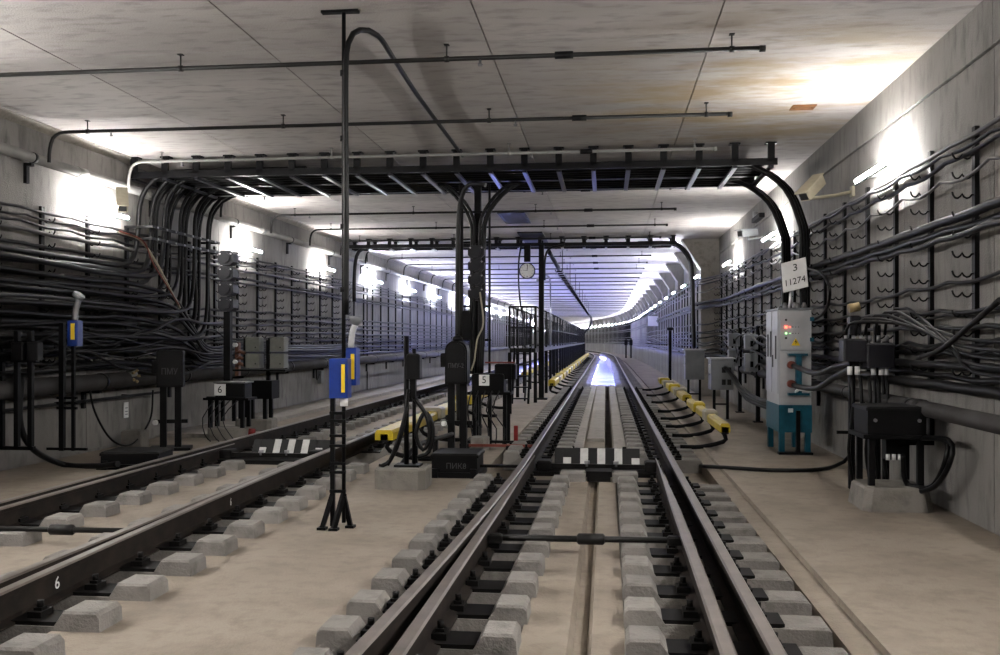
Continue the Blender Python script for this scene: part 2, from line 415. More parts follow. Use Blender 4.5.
def lay(name_label, group, fx, x0, x1, ys, flush=False, lo=-.235, hi=.235):
    src = sleeper_src(x0, x1, lo, hi, flush)
    for i, y in enumerate(ys):
        o = src if i == 0 else copy_tree(src, (0, 0, 0))
        o.location = (fx(y), y, random.uniform(-.004, .004)); o.rotation_euler = (0, 0, random.uniform(-.012, .012)); o['group'] = group
        o['label'] = ('%s ' % ORD[i].replace('topmost', 'nearest') + name_label + (' from the front' if i else '')) if y < 11.3 else name_label + ' beyond the striped board'
NEAR = [3.45 + .5 * k for k in range(13)]     # up to the striped board
MID = [11.6 + .5 * k for k in range(33)]
lay('concrete half-sleeper under the left rail of the near track', 'half-sleepers of the near track', lambda y: -.93 - dv(y) * .35, -.43, .57, NEAR, False, -.26, .40)
lay('concrete half-sleeper under the right rail of the near track', 'half-sleepers of the near track', lambda y: .64 - dv(y) * .2, -.53, .54, NEAR, True, -.36, .32)
lay('concrete half-sleeper under the left rail of the near track', 'half-sleepers of the near track', lambda y: XL, -.42, .45, MID)
lay('concrete half-sleeper under the right rail of the near track', 'half-sleepers of the near track', lambda y: XR, -.45, .46, MID, True)
NEARL = [4.0 + .56 * k for k in range(12)]; MIDL = [11.9 + .52 * k for k in range(24)]
lay('concrete half-sleeper under the walkway-side rail of the left track', 'half-sleepers of the left track', lambda y: MR + dv(y) * .8, -.45, .58, NEARL + MIDL, False, -.3, .37)
lay('concrete half-sleeper under the wall-side rail of the left track', 'half-sleepers of the left track', lambda y: ML, -.42, .66, [y + .1 for y in NEARL] + MIDL, False, -.25, .45)
st = MB()
for y in [28.2 + .6 * k for k in range(110)]:
    for x in (XL, XR): st.box((x + cx(y), y, .0), (.75 if x == XL else .8, .24, .12)); st.box((x + cx(y), y, .045), (.4, .16, .05))
    if y > 25:
        for x in (ML, MR): st.box((x + cx(y), y, .0), (.8, .24, .12))
tag(st.build('distant_sleepers', 'block', kind='stuff'), 'rows of small concrete sleepers under the far rails', 'sleepers')
# concrete apron pieces between rails ahead of the pit: two long pads and a central slot
for nm, xa, xb, ya, yb in (('track_pad', -.28, -.02, 13.6, 29.6), ('track_pad', .10, .27, 12.3, 29.6), ('track_pad', -.50, -.31, 12.3, 29.6)):
    o = MB().box(((xa + xb) / 2, (ya + yb) / 2, .02), (xb - xa, yb - ya, .07), ch=.012).build(nm, 'curb')
    tag(o, {-.28: 'long smooth concrete pad in the middle of the near track beyond the striped board', .10: 'narrow concrete pad along the right rail beyond the striped board', -.50: 'narrow concrete pad along the left rail beyond the striped board'}[xa], 'concrete pad')
# ================================================================== POINT RODS, STRIPED BOARDS
def striped_board(x0, x1, y, seq, label, tilt):
    t = thing('striped_board', label, 'board', ((x0 + x1) / 2, y, .0)); n = len(seq); wd = (x1 - x0) / n
    R = Matrix.Rotation(tilt, 3, 'X')
    def pl(mb, xa, xb, za, zb, d0, d1):
        vs = [R @ Vector((x, dd, z)) + Vector((0, 0, .05)) for x in (xa, xb) for dd, z in ((d0, za), (d1, za), (d1, zb), (d0, zb))]
        mb.add(vs, [(0, 1, 2, 3), (7, 6, 5, 4), (0, 4, 5, 1), (1, 5, 6, 2), (2, 6, 7, 3), (3, 7, 4, 0)]); return mb
    h = .21; hw = (x1 - x0) / 2
    pl(MB(), -hw, hw, 0, h, .012, .04).build('backing_board', 'stripe_black', t)
    for i, c_ in enumerate(seq):
        a = -hw + i * wd
        if c_ in 'wB': pl(MB(), a + .004, a + wd - .004, 0.004, h - .004 if c_ == 'w' else h * .42, 0, .014).build('stripe', 'stripe_white', t)
        else: pl(MB(), a + .002, a + wd - .002, 0.004, h - .004, .002, .014).build('stripe', 'stripe_black', t)
    for x in (-hw + .05, hw - .05): MB().box((x, .05, .04), (.04, .05, .1)).build('foot', 'plate', t)
    return t
striped_board(-.60, .39, 10.75, 'kBkwkwkwkB', 'black and white striped board across the near track', -.5)
striped_board(-4.52, -3.50, 11.35, 'kBkwkwkwkBk', 'black and white striped board across the left track', -.6)
def rod(p, q, label, r=.022):
    p, q = Vector(p), Vector(q); t = thing('tie_rod', label, 'rod', p); d = q - p
    MB().tube([(0, 0, 0), d], r, 10).build('rod', 'conduit', t)
    MB().tube([d * .46, d * .47, d * .60, d * .61], [.026, .04, .04, .026], 12).build('turnbuckle', 'conduit', t)
    for k, s in ((.0, 1), (1.0, -1)): MB().box(d * k + Vector((s * .03, 0, 0)), (.10, .07, .06), ch=.012).build('clevis', 'conduit', t)
    return t
rod((-.80, 6.4, .115), (.50, 6.46, .115), 'long threaded tie rod with a turnbuckle across the near track')
rod((-4.62, 6.28, .115), (-3.36, 6.33, .115), 'tie rod with a turnbuckle across the left track', .02)
def drive(x0, x1, y, label):
    t = thing('point_drive', label, 'rods', ((x0 + x1) / 2, y, 0)); L = x1 - x0
    MB().bar((-L / 2, -.10, .1), (L / 2, -.10, .1), .05, .05).build('drive_bar', 'plate', t)
    MB().bar((-L / 2, .04, .08), (L / 2, .04, .08), .035, .05).build('drive_bar', 'plate', t)
    MB().box((0, -.02, .025), (L * 1.04, .42, .05)).build('bed_plate', 'plate', t)
    for s in (-1, 1): MB().box((s * L * .43, -.05, .11), (.16, .22, .10), ch=.015).build('lock_box', 'plate', t)
    for s in (-.12, .2): MB().tube([(s, -.10, .1), (s, -.10, .16)], .03, 8).build('pivot_pin', 'steel', t)
drive(-.78, .6, 10.35, 'black point drive rods below the striped board of the near track')
drive(-4.7, -3.4, 10.9, 'black point drive rods below the striped board of the left track')
for x, lab in ((-.35, 'left'), (.20, 'right')):
    o = MB().box((0, 0, .05), (.27, .22, .10), ch=.014).build('track_block', 'block'); o.location = (x, 9.86, 0); tag(o, 'wide concrete block before the striped board, %s of two' % lab, 'concrete block')
t = thing('channel_cover', 'black box over the drain channel just before the striped board', 'cover', (-.075, 9.9, 0))
MB().box((0, 0, .05), (.25, .24, .10)).build('case', 'plate', t); MB().box((0, 0, .105), (.27, .26, .012)).build('lid', 'plate', t)
# dark bridge bar on the pads
t = thing('cross_bar', 'black bar lying across the near track beyond the striped board', 'bar', (-.1, 12.2, .02))
MB().prism([(-.42, 0), (.42, 0), (.42, .03), (.3, .05), (-.3, .05), (-.42, .03)], -.06, .06).build('bar', 'plate', t)
for s in (-1, 1): MB().box((s * .34, 0, .055), (.05, .05, .04)).build('lug', 'plate', t)
for x in (-.56, .34):
    o = MB().box((x, 17.6, .06), (.13, .3, .05), ch=.01).build('cover_plate', 'plate')
    tag(o, 'small black cover plate on the ' + ('left' if x < 0 else 'right') + ' concrete pad of the near track', 'plate')
# painted figure on rail web
t6 = thing('painted_number', 'white figure 6 painted on the web of the left track rail', 'marking', (-3.02, 4.93, .1))
_p = Pz(40, 586, .12)
t6.location = (MR + dv(5.0) + .0145, 4.95, .105); lettering('6', .10, 'white', t6, (0, 0, 0), (math.pi / 2, 0, math.pi / 2))
t7 = thing('painted_number', 'faint white figure painted further along the left track rail', 'marking', (MR + dv(7.6) + .0145, 7.6, .105))
lettering('6', .09, 'white', t7, (0, 0, 0), (math.pi / 2, 0, math.pi / 2), sx=.6)
# ================================================================== PITS
def pit(x0, x1, label):
    t = thing('pit_lighting', label, 'pit lights', (0, PIT0, -1.05))
    for X, s in ((x0 + .05, 1), (x1 - .05, -1)):
        m_ = MB()
        y = PIT0 + .6
        while y < PIT1 - 4:
            p0 = Vector((X + cx(y), y - PIT0, .72)); p1 = Vector((X + cx(y + 2.6), y + 2.6 - PIT0, .72)); MB().tube([p0, p1], .035, 6).build('light_tube', 'pitlight', t); y += 4.0
    y = PIT0 + 1.0
    while y < PIT1 - 2:
        MB().box(((x0 + x1) / 2 + cx(y), y - PIT0, .25), (x1 - x0, .35, .08)).build('step', 'cabinet', t); y += 2.2
pit(-.66, .5, 'blue-white lit tubes and steps in the inspection pit of the near track')
pit(-4.62, -3.5, 'blue-white lit tubes and steps in the inspection pit of the left track')
# ================================================================== CEILING PIPES
def wob(y, s): return math.sin(y * 1.3 + s * 2.1) * .5 + math.sin(y * .57 + s * 4.7) * .6 + math.sin(y * 2.9 + s) * .25
def arc_then(pts, rest, step=.05): return smooth_path(pts, step) + [Vector(p) for p in rest]
def ceiling_pipe(y, x0, x1, bend, label, mat='conduit', r=.021, parts=True):
    z = CEIL - .13; x0 += cx(y); x1 += cx(y)
    t = thing('ceiling_pipe', label, 'pipe', (x0, y, z), 0, 'thin sprinkler pipes across the ceiling'); L = x1 - x0
    if bend: pts = arc_then([(-.14, 0, -.36), (-.13, 0, -.2), (-.09, 0, -.07), (0, 0, -.01), (.12, 0, 0)], [(L, 0, 0)])
    else: pts = [(0, 0, 0), (L, 0, 0)]
    MB().tube(pts, r, 8).build('pipe', mat, t)
    MB().tube([(L - .02, 0, -.005), (L + .03, 0, -.005)], r * 1.4, 8).build('end_cap', mat, t)
    if parts:
        n = max(3, int(L / 1.9)); hs = None; ss = None
        for k in range(n):
            xx = .35 + (L - .6) * k / (n - 1)
            if hs is None:
                c_ = MB(); c_.tube([(0, 0, 0), (0, 0, .13)], .007, 5); c_.tube([(-.02, 0, 0), (.02, 0, 0)], r * 1.35, 8); c_.box((0, 0, .126), (.045, .05, .008)); hs = c_.build('hanger', mat, t); o = hs
            else: o = link_copy(hs, None, t)
            o.location = (xx, 0, 0)
            if k % 2 == 0:
                if ss is None:
                    ss = MB().tube([(0, 0, -.01), (0, 0, -.05), (0, 0, -.055), (0, 0, -.075)], [.012, .012, .025, .018], 8).build('sprinkler', 'steel', t); o = ss
                else: o = link_copy(ss, None, t)
                o.location = (xx + .3, 0, 0)
        MB().tube([(L * .78, 0, 0), (L * .78 + .16, 0, 0)], r * 1.6, 8).build('coupling', 'black', t)
ceiling_pipe(8.05, -7.0 + .3, 1.32, False, 'nearest thin dark pipe running across the ceiling')
ceiling_pipe(10.35, -6.5, 1.35, True, 'second thin dark pipe across the ceiling, bent down to the left wall')
ceiling_pipe(12.2, -6.5, 1.4, True, 'thin pale pipe running along the front of the big cable rack', 'whitepipe')
py_ = 15.3; k = 0
while py_ < 100:
    ceiling_pipe(py_, -6.5, 1.3, True, 'thin pipe across the ceiling beyond the big cable rack, %s' % (ORD[k].replace('topmost', 'first') + ' behind it' if k < 8 else 'far away'), 'conduit', .021, py_ < 34)
    py_ += 2.42 if py_ < 40 else 3.6; k += 1
# ceiling hatches and rust patch
for (a, b), lab in (((Pz(497, 212, CEIL), Pz(531, 222, CEIL)), 'dark square hatch in the ceiling behind the big cable rack'), ((Pz(517, 232, CEIL), Pz(549, 243, CEIL)), 'grey hatch in the ceiling just before the far cable rack')):
    t = thing('ceiling_hatch', lab, 'hatch', ((a + b) / 2)); t.location.z = CEIL
    wx = abs(b.x - a.x) * .9; wy = abs(b.y - a.y)
    MB().box((0, 0, -.012), (wx, wy, .02)).build('hatch_plate', 'greypipe', t)
    for s in (-1, 1): MB().box((s * wx / 2, 0, -.015), (.05, wy + .05, .03)).build('frame_bar', 'conduit', t); MB().box((0, s * wy / 2, -.015), (wx, .05, .03)).build('frame_bar', 'conduit', t)
p = Pz(803, 107, CEIL)
t = thing('rusty_plate', 'small rusty plate set in the ceiling near the right wall', 'plate', (p.x, p.y, CEIL))
MB().box((0, 0, -.006), (.26, .22, .01)).build('plate', 'rust', t)
for sx in (-1, 1): MB().tube([(sx * .1, 0, -.02), (sx * .1, 0, -.008)], .012, 6).build('screw', 'rust', t)
# ================================================================== OVERHEAD CABLE RACKS
def cable_rack(y0, y1, x0, x1, z, pitch, label, nbeam=3, cables=7):
    t = thing('cable_rack', label, 'cable rack', ((x0 + x1) / 2, y0, z)); L = x1 - x0; D = y1 - y0
    for k in range(nbeam): MB().bar((-L / 2, D * k / (nbeam - 1), 0), (L / 2, D * k / (nbeam - 1), 0), .07 if k else .05, .09).build('beam', 'tray', t)
    n = int(L / pitch); rs = hs = None
    for k in range(n + 1):
        xx = -L / 2 + .08 + (L - .16) * k / n
        if rs is None:
            rs = MB().bar((0, -.02, -.065), (0, D + .02, -.065), .06, .03).build('rung', 'trayshine' , t); o = rs
            hb = MB(); hb.box((0, 0, (CEIL - z) / 2), (.09, .05, CEIL - z)); hb.box((0, .04, CEIL - z - .01), (.14, .12, .02)); hs = hb.build('hanger', 'tray', t); h_ = hs
        else: o = link_copy(rs, None, t); h_ = link_copy(hs, None, t)
        o.location = (xx, 0, 0); h_.location = (xx, 0, 0)
        h2 = link_copy(hs, (xx, D, 0), t)
    return t
G1Y0, G1Y1, G1Z = 12.5, 14.2, 3.86
rk = cable_rack(G1Y0, G1Y1, WL + .05, 2.25, G1Z, .46, 'wide black ladder rack hung below the ceiling across both tracks')
G2Y0, G2Y1, G2Z = 23.3, 24.0, 3.92
cable_rack(G2Y0, G2Y1, WL + .1, 1.75, G2Z, .55, 'far black ladder rack across the tunnel by the clock', 2)
def cable(name, pts, r, label, cat='cable', mat='cable', group=None, step=.12, n=8):
    return tag(MB().tube(smooth_path(pts, step), r, n).build(name, mat), label, cat, group)
random.seed(11)
for k in range(9):       # cables lying in the big rack
    y = G1Y0 + .16 + k * .175; r = random.choice((.022, .028, .034)); a = WL + .6
    pts = [(a + (2.1 - a) * i / 10, y + .02 * wob(i, k), G1Z - .03 + r) for i in range(11)]
    cable('rack_cable', pts, r, 'black cable lying in the wide overhead rack, %s one from the front' % ORD[k].replace('topmost', 'first'), group='cables lying in the wide overhead rack', step=.5)
for k in range(4):
    y = G2Y0 + .15 + k * .14
    pts = [(-6 + 7.4 * i / 8, y, G2Z + .02) for i in range(9)]
    cable('rack_cable', pts, .035, 'black cable lying in the far overhead rack, %s one from the front' % ORD[k].replace('topmost', 'first'), group='cables lying in the far overhead rack', step=.6, n=6)
# ================================================================== WALL BRACKETS WITH HOOKS
HK = [(u * .6, z * .75) for u, z in [(0, .0), (.03, .0), (.055, -.028), (.09, -.035), (.125, -.02), (.15, .012), (.17, -.015), (.2, -.033), (.235, -.028), (.26, .0), (.272, .035)]]
def hook_mesh(side, mat, parent):
    return MB().tube([(-side * (.03 + u), 0, z) for u, z in HK], .0085, 5).build('hook', mat, parent)
def bracket(side, z0, z1, hooks, label, group):
    t = thing('cable_bracket', label, 'bracket', (0, 0, 0), 0, group)
    m = MB(); m.box((-side * .018, 0, (z0 + z1) / 2), (.036, .062, z1 - z0)); m.build('upright', 'blackmetal', t)
    src = None
    for z in hooks:
        if src is None: src = hook_mesh(side, 'blackmetal', t); o = src
        else: o = link_copy(src, None, t)
        o.location = (0, 0, z)
    return t
HOOKS = [1.25 + .155 * k for k in range(12)]
BR = {}
for side in (-1, 1):
    y = 6.6 if side > 0 else 9.5; nb = 0
    while y < 62:
        hk = y < 24.4
        if side > 0 and abs(y - YB) < .4: y += .5; continue
        key = (side, hk)
        x = (WL if side < 0 else wr(y)) + cx(y)
        lab = 'black upright bracket with paired cable hooks on the %s wall' % ('left' if side < 0 else 'right')
        grp = 'hooked cable brackets on the %s wall' % ('left' if side < 0 else 'right')
        if key not in BR:
            o = bracket(side, 1.12, 3.18 if side > 0 else 3.12, HOOKS if hk else [], lab, grp); BR[key] = o
        else: o = copy_tree(BR[key], (0, 0, 0))
        o.location = (x, y, random.uniform(-.03, .03)); y += 1.0 if y < 30 else 1.25; nb += 1
        o['label'] = ('%s black upright bracket with paired cable hooks%s on the %s wall' % (ORD[nb - 1].replace('topmost', 'nearest'), ' from the front' if nb > 1 else '', 'left' if side < 0 else 'right')) if nb <= 18 else 'thin black bracket far down the %s wall' % ('left' if side < 0 else 'right')
far = MB()
for side in (-1, 1):
    y = 63.0
    while y < 150:
        x = (WL if side < 0 else WR2) + cx(y); far.box((x - side * .05, y, 2.1), (.1, .07, 2.1)); y += 1.4
tag(far.build('distant_brackets', 'blackmetal', kind='stuff'), 'far rows of thin black brackets on both walls', 'brackets')
# ================================================================== WALL CABLES
def sm(a, b, y): u = min(1, max(0, (y - a) / (b - a))); return u * u * (3 - 2 * u)
def wall_cable(side, z, off, r, y0=-2.0, y1=95.0, sag=.012, amp=.012, seed=0, head=None, tail=None):
    pts = []; y = y0
    while y <= y1:
        X = WL if side < 0 else WR + (WR2 - WR) * sm(22.6, YB - .2, y)
        zz = z + amp * wob(y * .8, seed) - sag * abs(math.sin(math.pi * y)) + (-.05 * sm(22.6, YB, y) if side > 0 else 0)
        o_ = off + .012 * wob(y * .6, seed + 3)
        pts.append(Vector((X - side * o_ + cx(y), y, zz))); y += .25 if y < 26 else (1.0 if y < 60 else 3.0)
    if head: pts = head + pts
    if tail: pts = pts + tail
    return MB().tube(pts, r, 8 if r > .018 else 6)
right = [(3.10, 0.085, .020, .01, .010, 'cablelight'), (3.03, 0.15, .016, .03, .02, 'cablegrey'), (2.95, 0.09, .020, .03, .03, 'cable'), (2.80, 0.15, .013, .06, .03, 'cablelight'),
         (2.48, 0.15, .040, .01, .01, 'cable'), (2.40, 0.085, .036, .015, .015, 'cable'), (2.33, 0.15, .026, .02, .015, 'cablegrey'),
         (1.97, 0.085, .017, .03, .025, 'cable'), (1.76, 0.15, .018, .025, .02, 'cable'), (1.70, 0.08, .013, .02, .02, 'cablegrey'), (1.60, 0.15, .02, .02, .015, 'cable'),
         (1.50, 0.085, .017, .04, .03, 'cablegrey'), (1.45, 0.15, .014, .05, .03, 'cable'), (1.40, 0.09, .02, .03, .02, 'cable'), (1.29, 0.15, .034, .01, .01, 'cable'),
         (1.22, 0.08, .025, .02, .015, 'cable'), (1.13, 0.15, .042, .01, .01, 'cable')]
for i, (z, off, r, sag, amp, m) in enumerate(right):
    o = wall_cable(1, z, off, r, -2, 150 if i % 2 == 0 else 70, sag, amp, i * 1.7).build('hung_cable', m)
    tag(o, 'long %s cable on the right wall brackets, %s from the top' % ('pale' if m == 'cablelight' else 'black' if m == 'cable' else 'grey', ORD[i]) if i else 'topmost pale conduit on the right wall brackets below the lamps', 'cable', 'cables on the right wall')
left = [(3.06, 0.085, .018, .015, .012, 'cablegrey'), (2.98, 0.15, .014, .03, .02, 'cable'), (2.90, 0.085, .017, .03, .02, 'cable'), (2.80, 0.15, .026, .012, .012, 'cablelight'), (2.64, 0.09, .024, .01, .012, 'cablegrey'),
        (2.56, 0.15, .02, .015, .015, 'cable'), (2.05, 0.085, .022, .02, .015, 'cable'), (1.92, 0.15, .02, .025, .02, 'cable'), (1.80, 0.085, .022, .02, .02, 'cablegrey'), (1.66, 0.15, .024, .02, .02, 'cable'),
        (1.55, 0.085, .018, .03, .02, 'cable'), (1.48, 0.15, .022, .03, .03, 'cablegrey'), (1.40, 0.09, .016, .04, .03, 'cable'), (1.33, 0.15, .026, .02, .02, 'cable'), (1.22, 0.085, .024, .02, .02, 'cable'), (1.14, 0.15, .03, .015, .01, 'cable')]
for i, (z, off, r, sag, amp, m) in enumerate(left):
    o = wall_cable(-1, z, off, r, 3, 95 if i < 9 else 60, sag, amp, 20 + i * 1.3).build('hung_cable', m)
    tag(o, ('%s cable running the length of the left wall brackets, %s from the top' % ('pale' if m == 'cablelight' else 'black' if m == 'cable' else 'grey', ORD[i])) if i else 'topmost thin grey cable on the left wall brackets', 'cable', 'cables on the left wall')
# cables that leave the left wall and climb into the wide rack
random.seed(5)
for k in range(14):
    yr = 12.55 + k * .165; z0 = 2.52 - k * .078 + random.uniform(-.03, .03); off = .16 + .11 * (k % 3); r = random.choice((.024, .03, .036)); X = WL + off; e = .45
    if k >= 9: z0 -= .12
    pts = [(X, 3, z0)]; y = 4.0
    while y < yr - .9: pts.append((X + .012 * wob(y, k), y, z0 + .035 * wob(y * .6, k * 1.9))); y += .9
    pts += [(X, yr - .45, z0 + .02), (X, yr - .12, z0 + .16), (X, yr, z0 + .5)]
    zz = z0 + 1.0
    while zz < 3.2: pts.append((X + .02 * wob(zz, k), yr, zz)); zz += .5
    pts += [(X + .03, yr, 3.42), (X + .13, yr, 3.68), (X + .4, yr, G1Z + .02), (X + 1.0, yr, G1Z + .05), (X + 2.5, yr, G1Z + .05)]
    cable('riser_cable', pts, r, '%s black cable from the front climbing the left wall into the wide rack' % ORD[k].replace('topmost', 'first'), group='cables climbing the left wall')
for z in (2.95, 3.12):
    t = thing('cable_clamp', 'black clamp bar holding the climbing cables, %s one on the left wall' % ('lower' if z < 3 else 'upper'), 'clamp', (WL, 13.6, z))
    MB().box((.42, 0, 0), (.03, 2.3, .035)).build('clamp_bar', 'blackmetal', t)
    for s in (-1, 1): MB().box((.21, s * 1.12, 0), (.42, .035, .035)).build('clamp_arm', 'blackmetal', t)
    for q in range(8): MB().tube([(.42, -1 + q * .28, 0), (.448, -1 + q * .28, 0)], .018, 6).build('clamp_bolt', 'steel', t)
# loose sagging cables on the left wall
random.seed(21)
for k in range(8):
    z = 2.28 - k * .155; off = .27 + .03 * (k % 3); X = WL + off
    pts = []; y = 4.0; s = random.random() * 6
    while y < 12.6: pts.append((X, y, z + .05 * wob(y * .7, s))); y += .8
    zend = 1.42 - .05 * k; yend = 15 + .35 * k
    pts += [(X + .02, 13.3, z - .12), (X + .03, 13.9, (z + zend) / 2 - .05), (X + .02, 14.6, zend - .03), (X, yend + 1, zend), (X - .05, yend + 4, zend - .05), (X - .1, 24, zend - .05)]
    cable('sagging_cable', pts, random.choice((.02, .026, .03)), 'thick cable sagging along the left wall below the climbing bundle, %s of eight' % ORD[k], group='sagging cables on the left wall', mat=random.choice(('cable', 'cable', 'cablegrey')))
cable('twisted_wire', [Px(118, 232, WL + .34), Px(140, 240, WL + .40), Px(156, 262, WL + .46), Px(168, 285, WL + .48), Px(180, 308, WL + .46)], .016, 'loose pale wire hanging out of the left wall cables', 'wire', 'beige', step=.06)
cable('twisted_wire', [Px(119, 231, WL + .36), Px(143, 241, WL + .43), Px(153, 263, WL + .48), Px(166, 284, WL + .50), Px(179, 305, WL + .48)], .010, 'loose dark red wire hanging beside the pale one', 'wire', 'darkred', step=.06)
# ================================================================== BIG PIPES
def wall_pipe(side, z, off, r, y0, y1, mat, label, joints, sup=2.6):
    X = (WL if side < 0 else WR) - side * off
    t = thing('pipe_run', label, 'pipe', (X, y0, z))
    MB().tube([(cx(y), y - y0, 0) for y in yrange(y0, y1)], r, 16).build('pipe', mat, t)
    for y in joints: MB().tube([(0, y - y0 - .09, 0), (0, y - y0 + .09, 0)], r * 1.13, 16).build('joint_sleeve', mat, t)
    y = y0 + 1.2; src = None
    while y < min(y1, 40):
        if src is None:
            m = MB(); m.box((side * off / 2, 0, -r - .02), (off, .06, .035)); m.bar((side * (off - .02), 0, -r - .24), (side * (off - .02), 0, -r), .04, .06); m.tube([(0, -.03, 0), (0, .03, 0)], r * 1.06, 14)
            src = m.build('support', 'blackmetal', t); o = src
        else: o = link_copy(src, None, t)
        o.location = (0, y - y0, 0); y += sup
wall_pipe(1, .91, .18, .068, 3.0, 23.0, 'greypipe', 'thick grey pipe running low along the right wall', (8.4, 12.6), 2.2)
wall_pipe(-1, .95, .26, .11, 3.0, 66.0, 'greypipe', 'thick grey pipe running low along the left wall', (9.0, 13.2, 18.2), 2.4)
wall_pipe(-1, 3.66, .10, .062, 3.0, 66.0, 'whitepipe', 'pale pipe running high along the left wall under the ceiling', (11.2, 13.0, 17.5), 3.0)
t = thing('shelf_bar', 'thin black bar along the left wall under the thick grey pipe', 'bar', (WL + .15, 8, .71))
MB().bar((0, -3, 0), (0, 5.2, 0), .035, .035).build('bar', 'blackmetal', t)
for q in range(5): MB().box((-.075, -2 + q * 1.6, 0), (.15, .03, .03)).build('bar_arm', 'blackmetal', t)
# ================================================================== EQUIPMENT
def prc(mb, x0, x1, z0, z1, y0, y1, rtop, n=8):
    """upright box with rounded top (tombstone) facing -y"""
    poly = [(x0, z0), (x1, z0)]
    for k in range(n + 1): a = math.pi / 2 * k / n; poly.append((x1 - rtop + rtop * math.cos(a), z1 - rtop + rtop * math.sin(a)))
    for k in range(n + 1): a = math.pi / 2 * (1 + k / n); poly.append((x0 + rtop + rtop * math.cos(a), z1 - rtop + rtop * math.sin(a)))
    return mb.prism(poly, y0, y1)
def pier(loc, d, label, taper=.0):
    t = MB(); hx, hy, h = d[0] / 2, d[1] / 2, d[2]; c_ = .06
    ring = lambda s, z: [(-hx * s + c_, -hy * s, z), (hx * s - c_, -hy * s, z), (hx * s, -hy * s + c_, z), (hx * s, hy * s - c_, z), (hx * s - c_, hy * s, z), (-hx * s + c_, hy * s, z), (-hx * s, hy * s - c_, z), (-hx * s, -hy * s + c_, z)]
    vs = ring(1, 0) + ring(1 - taper, h - .02) + ring(1 - taper - .05, h)
    fs = [tuple(range(7, -1, -1)), tuple(range(16, 24))]
    for l in (0, 8): fs += [(l + i, l + (i + 1) % 8, l + 8 + (i + 1) % 8, l + 8 + i) for i in range(8)]
    t.add(vs, fs); o = t.build('concrete_pier', 'pier'); o.location = loc
    return tag(o, label, 'concrete block')
def signal(loc, z0, z1, zpost, label, rz=0.0, dx=0.0):
    t = thing('tunnel_signal', label, 'signal light', loc, rz); n = 4; h = (z1 - z0) / n
    MB().box((dx, 0, (zpost + z0) / 2), (.10, .10, z0 - zpost)).build('post', 'black', t)
    MB().box((dx, .06, (z0 + z1) / 2), (.06, .05, z1 - z0)).build('back_rail', 'black', t)
    for k in range(n):
        zc = z0 + h * (k + .5); a = .12; b = h * .47; poly = [(-a, -b + .05), (-a + .05, -b), (a - .05, -b), (a, -b + .05), (a, b - .05), (a - .05, b), (-a + .05, b), (-a, b - .05)]
        o = MB().prism(poly, -.10, .10).build('lamp_housing', 'signal', t); o.location = (dx, 0, zc)
        MB().tube([(0, -.10, 0), (0, -.125, 0)], .075, 14).build('rear_cover', 'signal', o)
        for sx in (-1, 1): MB().tube([(sx * .085, -.10, .06), (sx * .085, -.118, .06)], .013, 6).build('cover_screw', 'steel', o)
        MB().tube([(0, .10, 0), (0, .20, 0)], .085, 14).build('lens_hood', 'black', o)
    return t
def posts(t, ps, z0, z1, wd, mat='black', name='leg'):
    for (x, y) in ps: MB().box((x, y, (z0 + z1) / 2), (wd, wd, z1 - z0)).build(name, mat, t)
# ---- left signal with machine 6
P6 = Vector((-5.62, 13.3, 0))
pier(P6 + Vector((.0, .0, 0)), (.62, .34, .19), 'concrete block under the equipment stand numbered 6')
signal((-5.72, 13.45, .0), 1.93, 2.86, .62, 'grey four-lamp signal on a black post above the stand numbered 6')
t = thing('equipment_stand', 'black equipment stand with white plate 6 beside the left track', 'stand', P6 + Vector((0, 0, .19)))
MB().box((0, 0, .43), (.70, .36, .035)).build('table_plate', 'black', t)
MB().box((.06, -.02, .56), (.46, .30, .22), ch=.02).build('junction_box', 'blackmetal', t)
MB().box((.06, -.02, .68), (.50, .33, .02)).build('box_lid', 'steel', t)
posts(t, ((-.26, -.12), (.24, -.12), (-.26, .12), (.24, .12)), 0, .415, .055)
for s in (-.12, .06): MB().box((s, 0, .25), (.05, .05, .32)).build('cable_duct', 'black', t)
pl = MB().box((-.08, -.19, .57), (.17, .012, .17)).build('number_plate', 'white', t)
lettering('6', .15, 'ink', pl, (-.08, -.198, .57))
MB().tube([(-.3, -.16, .45), (.3, -.16, .45)], .02, 8).build('front_rail', 'black', t)
for k in range(4): cable('thin_wire', [P6 + Vector((-.2 + k * .12, -.1, .6)), P6 + Vector((-.3 + .1 * k, -.3, .35)), P6 + Vector((-.25 + .13 * k, -.33, .1)), P6 + Vector((-.15 + .13 * k, -.36, .012))], .008, 'thin grey wire hanging from the stand numbered 6, %s from the left' % ORD[k].replace('topmost', 'first'), 'wire', 'cablegrey', 'wires of stand 6')
cable('red_tag', [P6 + Vector((.42, -.22, .012)), P6 + Vector((.42, -.22, .10)), P6 + Vector((.43, -.22, .19))], .055, 'small red marker cap beside the stand numbered 6', 'marker', 'red')
